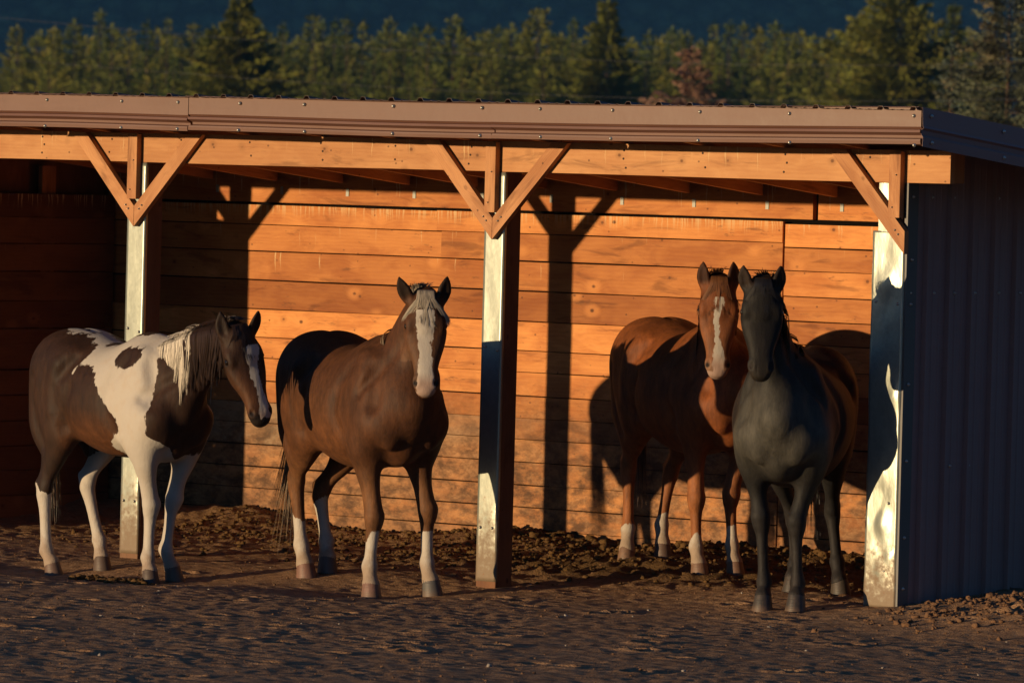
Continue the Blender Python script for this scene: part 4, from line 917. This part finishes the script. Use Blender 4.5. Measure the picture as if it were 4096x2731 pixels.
def build_horse(key, name, label, cat_, hoofcols, hair):
    S = POSES[key]; rs = np.random.default_rng(hash(key) % 1000 if False else {'h1': 1, 'h2': 2, 'h3': 3, 'h4': 4}[key])
    V, F = sculpt_horse(S, .0085)
    root = empty(name, S['base'], R(S['yaw']), S['scale']); tag(root, label, cat_, 'horses standing in the shelter')
    col, wh, pk = paint(key, S, V)
    body = mesh_obj('body', V, F, M_coat, root, True, attrs={'coat': ('POINT', 'FLOAT_COLOR', col), 'white': ('POINT', 'FLOAT', wh), 'pink': ('POINT', 'FLOAT', pk)})
    for leg, c in hoofcols.items(): make_hoof(S, leg, root, c, S.get('bone', 1))
    P, t, n, sd, L = head_frame(S['head'])
    def hp(u, v=0, w=0): return P+t*(L*u)+n*v+sd*w
    for s in (-1, 1):
        m = MB(); _b = ICO; c = hp(.30, .008, s*.107); q = _b[0]*.0205+c
        e = mesh_obj('eye', q, _b[1], M_eye, root, True)
    # forelock: combed locks, each a sheaf of flat strands that closes towards its tip
    fl = []
    for l in range(hair['fl']//14):
        w0 = rs.uniform(-.045, .045); sg = np.sign(w0+rs.normal(0, .02)); wE = w0*1.3+sg*rs.uniform(.0, .08)*hair.get('spread', 1); uE = rs.uniform(.20, hair['flen']); up = rs.uniform(.0, .010); cl = rs.uniform(.75, 1.2)
        for i in range(14):
            o = rs.uniform(-1, 1); r = rs.normal(0, .0015, 4); a0 = w0+o*.011; e0 = wE+o*.006; u1 = uE*rs.uniform(.86, 1.06)
            fl.append(([hp(-.09, .02, a0*.8), hp(-.05, .072+up+r[0], a0*.9), hp(.03, .076+up+r[1], a0), hp(u1*.5, .066+up+r[2]-abs(a0+e0)*.14, (a0+e0)/2), hp(u1, .064+up*.5+r[3]-max(0, abs(e0)-.04)*.62, e0)],   .0027*rs.uniform(.7, 1.2), np.array(hair['fcol'])*cl*rs.uniform(.8, 1.15), n+sd*a0*3))
    strands('forelock', fl, root)
    # mane, in the same kind of locks laid against the neck
    mn = []; side = hair['side']; dn_ = np.array([0, 0, -1.])
    for l in range(hair['mn']//12):
        t0 = rs.uniform(hair.get('m0', .0), 1.0); other = rs.random() < .15; ll = hair['mlen']*rs.uniform(.6, 1.05)*(1 if t0 > .12 else .65); lift = rs.uniform(0, .008); sway = rs.normal(-.015, .02); cc = np.array(hair['mcol'](t0, rs))*rs.uniform(.8, 1.15)
        for i in range(12):
            o = rs.uniform(-1, 1); tt = min(1., max(0., t0+o*.022)); c0, nn, sv, hw, T, dep = crest_line(S, tt); sv = sv*np.sign(sv[1])*side*(-1 if other else 1) if abs(sv[1]) > 1e-3 else sv
            ln = ll*rs.uniform(.88, 1.05); j = lambda q: rs.normal(0, q, 3); c1 = c0-T*o*.006
            dp = min(dep*.9, ln*.5)*.8
            p1 = c0+nn*.004+sv*.024; p2 = c0-nn*.05+sv*(hw*.88+.008+lift); p3 = c1-nn*dp+dn_*ln*.15+sv*(hw*1.03+.012+lift)+j(.001); p4 = p3+dn_*ln*.55+sv*.008+T*(sway-o*.010)+j(.002)
            mn.append(([c0-nn*.012, p1, p2, p3, p4], .0028*rs.uniform(.7, 1.2), cc*rs.uniform(.85, 1.12), sv+nn*.5))
        if hair.get('wisps') and rs.random() < .8:
            for q in range(3): mn.append(([c0, c0+nn*.02+T*rs.normal(0, .02), c0+nn*.03*rs.random()+sv*.04-T*.05+j(.01), c0-nn*.03+sv*.07-T*.09+j(.02)], .0016, cc, sv+nn))
    for i in range(70):                                   # tuft standing up between the ears
        c0, nn, sv, hw, T, dep = crest_line(S, rs.uniform(.90, 1.0)); q = rs.normal(0, .018)
        mn.append(([c0-nn*.01+sv*q, c0+nn*.018+T*.01+sv*q, c0+nn*.026+T*.045+sv*q*1.4+rs.normal(0, .004, 3), c0+nn*.005+T*.085+sv*q*1.8+rs.normal(0, .006, 3)], .003, np.array(hair['fcol'])*rs.uniform(.7, 1.1), n))
    strands('mane', mn, root)
    # tail
    tl = []; d0 = np.array(S.get('dock', (-.765, 0, 1.33)))
    ty = hair.get('ty', 0)
    for i in range(hair['tl']):
        a = rs.uniform(0, 6.28); q = math.sqrt(rs.random()); ox, oy = q*math.cos(a), q*math.sin(a); ln = hair['tlen']*rs.uniform(.6, 1.0)
        pts = [d0+(ox*.02, oy*.025, .0), d0+(-.045+ox*.03, oy*.035, -.05), d0+(-.075+ox*.045, oy*.045+ty*.2, -.22), d0+(-.06+ox*.055, oy*.060+ty*.6, -.22-ln*.35), d0+(-.04+ox*.075+rs.normal(0, .01), oy*.075*hair.get('tsp', 1)+ty+rs.normal(0, .015), -.22-ln*.80)]
        c = hair['tcol'](rs); tl.append((pts, .0024*rs.uniform(.6, 1.3), np.array(c)*rs.uniform(.55, 1.2), (ox-.3, oy-.4*S.get('tails', 1), .05)))
    strands('tail', tl, root)
    return root

BR = (.030, .016, .011); WT = (.80, .70, .57)
build_horse('h1', 'horse', 'brown and white pinto horse with a white blaze standing in front of the left post', 'horse', {'RF': (.13, .09, .07), 'LF': (.20, .13, .09), 'RH': (.24, .14, .10), 'LH': (.17, .11, .08)},
    dict(fl=480, flen=.36, fcol=(.028, .014, .010), side=-1, mn=1500, mlen=.42, wisps=True, mcol=lambda t, rs: WT if t+rs.normal(0, .03) < .52 else (.040, .021, .014), tl=170, tlen=1.05, tcol=lambda rs: (.025, .016, .012) if rs.random() < .72 else (.16, .08, .035)))
build_horse('h2', 'horse', 'stocky dark brown horse with blond forelock and broad white blaze beside the middle post', 'horse', {'RF': (.38, .20, .15), 'LF': (.16, .15, .14), 'RH': (.34, .17, .12), 'LH': (.16, .13, .12)},
    dict(fl=1100, flen=.33, spread=1.25, fcol=(.36, .30, .23), side=1, mn=330, mlen=.34, mcol=lambda t, rs: (.36, .27, .18), tl=260, tlen=1.22, ty=-.13, tsp=1.8, tcol=lambda rs: (.30, .21, .13) if rs.random() < .55 else (.07, .036, .018)))
build_horse('h3', 'horse', 'reddish chestnut horse with a narrow white stripe, its head against the black horse', 'horse', {'RF': (.32, .17, .11), 'LF': (.32, .17, .11), 'RH': (.34, .19, .12), 'LH': (.20, .12, .09)},
    dict(fl=640, flen=.40, fcol=(.19, .075, .030), side=1, mn=300, mlen=.30, mcol=lambda t, rs: (.15, .058, .024), tl=190, tlen=1.02, tcol=lambda rs: (.20, .095, .045) if rs.random() < .6 else (.09, .035, .016)))
build_horse('h4', 'horse', 'black roan horse without white markings standing front-on beside the right post', 'horse', {'RF': (.060, .050, .045), 'LF': (.060, .050, .045), 'RH': (.07, .055, .045), 'LH': (.09, .07, .05)},
    dict(fl=640, flen=.36, fcol=(.018, .015, .015), side=1, mn=420, mlen=.36, mcol=lambda t, rs: (.016, .013, .013), tl=190, tlen=1.0, tcol=lambda rs: (.016, .012, .012) if rs.random() < .8 else (.05, .03, .02)))
# ------------------------------------------------------------------ conifers behind the shelter
def needle_mat(name, a, b, tip):
    N = NT(name); g = N.geo(); r = N.n('ShaderNodeNewGeometry').outputs['Random Per Island']; oi = N.n('ShaderNodeObjectInfo').outputs['Random']
    c = N.mix(N.math('ADD', .25, N.math('MULTIPLY', r, .5)), a, b); c = N.mix(N.math('MULTIPLY', N.sstep(N.noise(N.obj(), .9, 3), .5, .7), .5), c, tip)
    c = N.mix(1.0, c, N.ramp(oi, [(0, (.75, .8, .7)), (.5, (1, 1, 1)), (1, (1.3, 1.12, .8))]), 'MULTIPLY')
    return N.set(base=c, rough=.7, spec=.2)
M_pine = needle_mat('pine_needles', (.105, .140, .028), (.21, .215, .042), (.30, .24, .07))
M_fir = needle_mat('fir_needles', (.065, .110, .030), (.145, .175, .042), (.20, .155, .065))
M_spruce = needle_mat('spruce_needles', (.065, .095, .085), (.145, .175, .145), (.24, .16, .11))
M_cone = needle_mat('cone_laden_spruce', (.14, .10, .06), (.42, .22, .15), (.60, .34, .25))
N = NT('conifer_bark'); N.bump(N.noise(N.obj(), 9., 3), .4, .03); M_bark = N.set(base=(.09, .055, .038), rough=.9)

def conifer_mesh(h, rad, seed, whorls, dens, droop, leaf, irregular=.3, base=.12, power=1.0):
    """boughs in whorls; each bough is a spray of many small needle tufts. returns crown and trunk geometry"""
    r = np.random.default_rng(seed); V = []; F = []
    sec = r.uniform(-1, 1, 12)
    def tuft(p, d, l, wd):
        up = np.array([0, 0, 1.]); s = np.cross(d, up); s /= np.linalg.norm(s)+1e-6; a = r.uniform(-1.2, 1.2); n = math.cos(a)*s+math.sin(a)*np.cross(s, d); b = len(V)
        V.extend([p-n*wd*.5, p+d*l*.55+n*wd*-.75, p+d*l, p+d*l*.5+n*wd*.75]); F.append([b, b+1, b+2, b+3])
    for i in range(whorls):
        t = base+(1-base)*(i+r.uniform(-.3, .3))/whorls; t = min(max(t, base), .985); z = h*t; R0 = rad*((1-t)/(1-base))**power*(1+irregular*r.normal(0, .45)); nb = max(3, int(4+5*(1-t)))
        a0 = r.uniform(0, 6.28)
        for k in range(nb):
            an = a0+6.283*k/nb+r.normal(0, .25); bl = max(.12*rad, R0*(1+irregular*r.normal(0, .6)))*(1+.22*sec[int(an/6.283*12) % 12])
            if r.random() < .07: continue
            d = np.array([math.cos(an), math.sin(an), 0.]); el = .45*(t-.35)-droop
            n = max(3, int(dens*bl/rad*(9. if t > .45 else 1.2)))
            for q in range(n):
                f = (.18+.82*(q+r.random())/n); zz = z+bl*f*el+bl*.16*f*f+r.normal(0, .02*rad)
                p = np.array([0, 0, zz])+d*bl*f; lat = np.array([-d[1], d[0], 0])*r.normal(0, .22)*bl*(.4+.7*(1-f)); p = p+lat
                dd = d+np.array([-d[1], d[0], 0])*np.sign(lat@np.array([-d[1], d[0], 0]))*r.uniform(0, .9)+np.array([0, 0, r.uniform(-.35, .25)]); dd /= np.linalg.norm(dd)
                tuft(p, dd, leaf*.75*r.uniform(.6, 1.35), leaf*.30*r.uniform(.6, 1.3))
    for q in range(14): tuft(np.array([r.normal(0, .02*rad), r.normal(0, .02*rad), h*(1-.05*r.random())]), np.array([r.normal(0, .3), r.normal(0, .3), 1.]), leaf*.9, leaf*.3)
    return np.array(V), F
def trunk_geo(h, r0, seed, limbs=0, rad=1):
    m = MB(); rr = random.Random(seed); m.tube([(0, 0, -.3), (.02*h*rr.uniform(-.3, .3), 0, h*.35), (0, .01*h*rr.uniform(-1, 1), h*.7), (0, 0, h*.98)], [r0, r0*.75, r0*.4, r0*.05], 7)
    for i in range(limbs):
        t = rr.uniform(.1, .85); a = rr.uniform(0, 6.28); l = rad*(1-t)*.8; z = h*t; m.tube([(0, 0, z), (math.cos(a)*l*.5, math.sin(a)*l*.5, z+l*.02), (math.cos(a)*l, math.sin(a)*l, z+l*.0)], [r0*.18, r0*.1, r0*.03], 4)
    return m
KINDS = []
for i, (h, rad, wh_, dn_, dr, lf, ir, bs, pw, mat) in enumerate([
    (12, 3.6, 34, 22, .10, .30, .22, .06, .95, M_pine), (12, 3.0, 34, 20, .12, .28, .25, .06, 1.0, M_pine), (12, 3.4, 30, 22, .05, .31, .35, .08, .75, M_pine),
    (13, 2.7, 40, 20, .20, .27, .20, .05, 1.0, M_fir), (11, 3.3, 28, 20, .02, .30, .40, .08, .70, M_pine), (13, 2.4, 38, 18, .15, .26, .25, .05, .95, M_fir), (12, 3.9, 32, 24, .06, .31, .34, .08, .85, M_pine), (12, 2.6, 34, 20, .16, .27, .25, .05, .9, M_fir)]):
    V, F = conifer_mesh(h, rad, 100+i, wh_, dn_, dr, lf, ir, bs, pw); KINDS.append((h, V, F, mat, trunk_geo(h, .17, i, 16, rad)))
NAMES = ['pine_tree', 'pine_tree', 'pine_tree', 'fir_tree', 'pine_tree', 'fir_tree', 'pine_tree', 'fir_tree']
proto = {}
def at_px(px, dist, py=None):
    """a place on the valley floor seen at column px (of 2352) at the given distance"""
    f = 14021.; d = _f+((px-1176)/f)*_r2-(((377 if py is None else py)-784)/f)*_u2; d /= np.linalg.norm(d); return CAM+d*dist
def plant(k, p, h, rz, label, group, wide=1.0, cat_='tree'):
    h0, V, F, mat, tm = KINDS[k]
    if k not in proto:
        t = empty(NAMES[k]); c = mesh_obj('crown', V, F, mat, t); tr = tm.build('trunk', M_bark, t, True); proto[k] = (t, c, tr)
    else:
        t0, c0, tr0 = proto[k]; t = t0.copy(); COL.objects.link(t)
        for ch in (c0, tr0): q = ch.copy(); COL.objects.link(q); q.parent = t
    s = h/h0; t.location = p; t.rotation_euler = (0, 0, rz); t.scale = (s*wide, s*wide, s); tag(t, label, cat_, group); return t
# (column, crown-top row, kind, distance, width)
TREES = [(40,62,0),(85,78,4),(125,68,6),(172,50,0),(196,88,1),(232,25,3),(258,60,1),(300,72,2),(338,48,7),(362,66,0),(386,38,5),(420,85,1),(446,55,2),(478,92,4),(602,58,5),(622,82,1),(652,52,7),(684,88,1),(720,34,2),(742,46,5),(770,46,3),(798,38,5),(836,50,1),(862,96,7),(898,44,0),(930,86,1),(952,58,3),(986,58,1),(1010,96,7),(1046,42,6),(1078,90,1),(1110,74,2),(1146,60,3),(1176,60,0),(1208,70,1),(1237,22,6),(1262,72,7),(1290,82,1),(1318,44,3),(1352,104,4),(1452,92,1),(1490,74,7),(1520,96,2),(1544,62,5),(1580,78,0),(1612,92,7),(1640,50,5),(1676,52,3),(1708,50,5),(1742,60,1),(1782,52,3),(1812,74,2),(1840,70,0),(1870,78,7),(1906,82,4),(1930,76,5),(1950,80,1),(1976,66,7),(1150,200,3),(2204,112,7),(2250,80,5)]
rt = random.Random(5)
TREES.sort()
ONES = 'zeroth first second third fourth fifth sixth seventh eighth ninth tenth eleventh twelfth thirteenth fourteenth fifteenth sixteenth seventeenth eighteenth nineteenth'.split(); TENS = {2: 'twent', 3: 'thirt', 4: 'fort', 5: 'fift', 6: 'sixt'}
def ordinal(n): return ONES[n] if n < 20 else TENS[n//10]+('ieth' if n % 10 == 0 else 'y-'+ONES[n % 10])
LOOK = ['broad cone-shaped pine', 'slim pine', 'round-shouldered pine', 'pointed dark fir', 'loose open pine', 'narrow fir', 'wide bushy pine', 'small pointed fir']
for i, (px, py, k) in enumerate(TREES):
    dist = rt.uniform(400, 470); q = at_px(px, dist, py); fl = -.5
    plant(k, (q[0], q[1], fl), q[2]-fl, rt.uniform(0, 6.3), '%s, %s from the left along the treeline' % (LOOK[k], ordinal(i+1)), 'conifers along the far edge of the field', rt.uniform(.82, 1.12))
    # the ranks behind and in front of it
    if True:
        k2 = rt.choice([0, 1, 2, 4, 6]); q = at_px(px+rt.uniform(8, 26), rt.uniform(500, 590), rt.uniform(70, 108)); plant(k2, (q[0], q[1], fl), q[2]-fl, rt.uniform(0, 6.3), '%s half hidden behind the %s tree from the left' % (LOOK[k2], ordinal(i+1)), 'conifers in the rank behind the treeline', rt.uniform(.8, 1.1))
    if True:
        k2 = rt.choice([1, 2, 3, 4, 7]); q = at_px(px+rt.uniform(-26, 16), rt.uniform(350, 392), rt.uniform(112, 196)); plant(k2, (q[0], q[1], fl), q[2]-fl, rt.uniform(0, 6.3), 'low young %s in front of the %s tree from the left' % (LOOK[k2].split()[-1], ordinal(i+1)), 'young conifers in front of the treeline', rt.uniform(.75, 1.1))
def special(name, px, py, dist, kindargs, mat, label, wd=1.0, limbs=30):
    q = at_px(px, dist, py); h = q[2]+.5; rad = kindargs[0]*wd
    V, F = conifer_mesh(h, rad, *kindargs[1:]); t = empty(name, (q[0], q[1], -.5)); mesh_obj('crown', V, F, mat, t); trunk_geo(h, .02*h*.6, 3, limbs, rad).build('trunk', M_bark, t, True); tag(t, label, 'tree'); return t
special('pine_tree', 550, -2, 330, (3.8, 501, 70, 44, .05, .30, .38, .05, .72), M_pine, 'tallest broad pine left of centre, its crown reaching nearly to the top of the picture')
special('fir_tree', 575, 40, 336, (2.6, 502, 50, 28, .15, .3, .3, .05, .8), M_fir, 'dark fir close behind the right side of the tall broad pine')
special('pine_tree', 492, 66, 338, (2.9, 512, 50, 28, .1, .3, .35, .05, .7), M_pine, 'lower pine leaning into the left side of the tall broad pine')
special('pine_tree', 1398, 4, 345, (3.7, 503, 60, 44, .10, .28, .36, .05, .85), M_pine, 'tall slender pine standing alone right of centre')
special('pine_tree', 2072, -22, 330, (4.2, 504, 70, 48, .04, .31, .42, .05, .55), M_pine, 'tall bushy pine near the right edge of the treeline')
special('fir_tree', 2192, 10, 350, (2.3, 505, 50, 28, .15, .28, .35, .05, .9), M_fir, 'dark narrow fir between the bushy pine and the grey spruce')
special('spruce_tree', 1590, 112, 175, (1.9, 506, 40, 26, .16, .15, .45, .08, .7), M_cone, 'small spruce laden with pinkish brown cones behind the roof')
special('spruce_tree', 2322, -70, 120, (1.95, 507, 70, 34, .20, .11, .42, .05, .62), M_spruce, 'big grey-green spruce rising behind the right end of the roof')
special('spruce_tree', 2186, 96, 126, (.95, 508, 36, 16, .22, .10, .55, .05, .9), M_spruce, 'low ragged spruce top beside the big grey-green spruce')

# two slack wires crossing in front of the trees
for y0, ym, y1, dist, lab in ((60, 136, 118, 110, 'upper thin power line sagging across the trees'), (160, 220, 203, 108, 'lower thin power line sagging across the trees')):
    a, b = at_px(-600, dist*1.1, y0-85), at_px(2900, dist*.95, y1-8); mid = at_px(1300, dist, ym); pts = []
    for i in range(41): t = i/40; pts.append(a*(1-t)*(1-2*t)*1+mid*4*t*(1-t)+b*t*(2*t-1))
    m = MB(); m.tube(pts, .0025, 5); N_ = bpy.data.materials.get('wire') or NT('wire').set(base=(.08, .08, .09), rough=.5, metal=.4); N_.name = 'wire'
    o = m.build('power_line', N_, None, True); tag(o, lab, 'cable', 'power lines in front of the trees')

# ------------------------------------------------------------------ forested mountain in shade, and an unseen hill added to shade it
def hillmesh(name, c, ax, length, depth, height, seed, mat, label, nx=150, ny=40, rough_=.12):
    c = np.array(c, float); ax = np.array(ax, float); ax /= np.linalg.norm(ax); pr = np.array([-ax[1], ax[0]]); V = []; F = []
    for i in range(nx+1):
        for j in range(ny+1):
            u = i/nx*2-1; v = j/ny*2-1; p = c+ax*u*length/2+pr*v*depth/2; s = (1-v*v)**1.3*(1-abs(u)**4)
            hgt = height*s*(1+rough_*2*mnoise.noise(Vector((u*5+seed, v*2, 0)))+rough_*mnoise.noise(Vector((u*18+seed, v*7, 3)))); V.append((p[0], p[1], hgt-3))
    for i in range(nx):
        for j in range(ny): a = i*(ny+1)+j; F.append([a, a+1, a+ny+2, a+ny+1])
    o = mesh_obj(name, V, F, mat, None, True); tag(o, label, None, None, 'structure'); return o
N = NT('forested_slope'); g = N.geo(); t1 = N.n('ShaderNodeTexVoronoi', {'Vector': N.vmul(g, (.11, .11, .05)), 'Scale': 1.}, feature='F1'); n1 = N.noise(g, .012, 4, .6)
c = N.mix(N.sstep(t1.outputs['Distance'], .1, .7), (.115, .150, .070), (.020, .032, .020)); c = N.mix(N.math('MULTIPLY', N.sstep(n1, .5, .65), .5), c, (.05, .06, .035)); N.bump(N.math('SUBTRACT', 1., t1.outputs['Distance']), 1., 8.); M_hill = N.set(base=c, rough=.95, spec=.1)
_c = at_px(1176, 3600)
hillmesh('mountain', (_c[0], _c[1]), (_r2[0], _r2[1]), 5200, 2600, 620, 1.3, M_hill, 'dark blue forested mountainside behind the trees')
cs = _c[:2]-np.array([SUN[0], SUN[1]])*1700-np.array([_f[0], _f[1]])*500  # invented hill towards the sun, placed to keep sunlight off the mountain
hillmesh('shade_ridge', (cs[0], cs[1]), (SUN[1], -SUN[0]), 2400, 500, 300, 6.1, M_hill, 'added hill out of view that shades the mountain', 60, 20)

# ------------------------------------------------------------------ the valley air
hz = MB(); hz.box((-5200, -60, -6), (300, 5200, 900)); N = NT('valley_air'); N.t.nodes.remove(N.b)
pv = N.n('ShaderNodeVolumePrincipled', {'Color': (.16, .48, 1.0), 'Density': .00008, 'Anisotropy': .0}); N.t.links.new(pv.outputs[0], N.out.inputs['Volume'])
ho = hz.build('haze', N.m); tag(ho, 'thin evening air filling the valley', None, None, 'stuff')
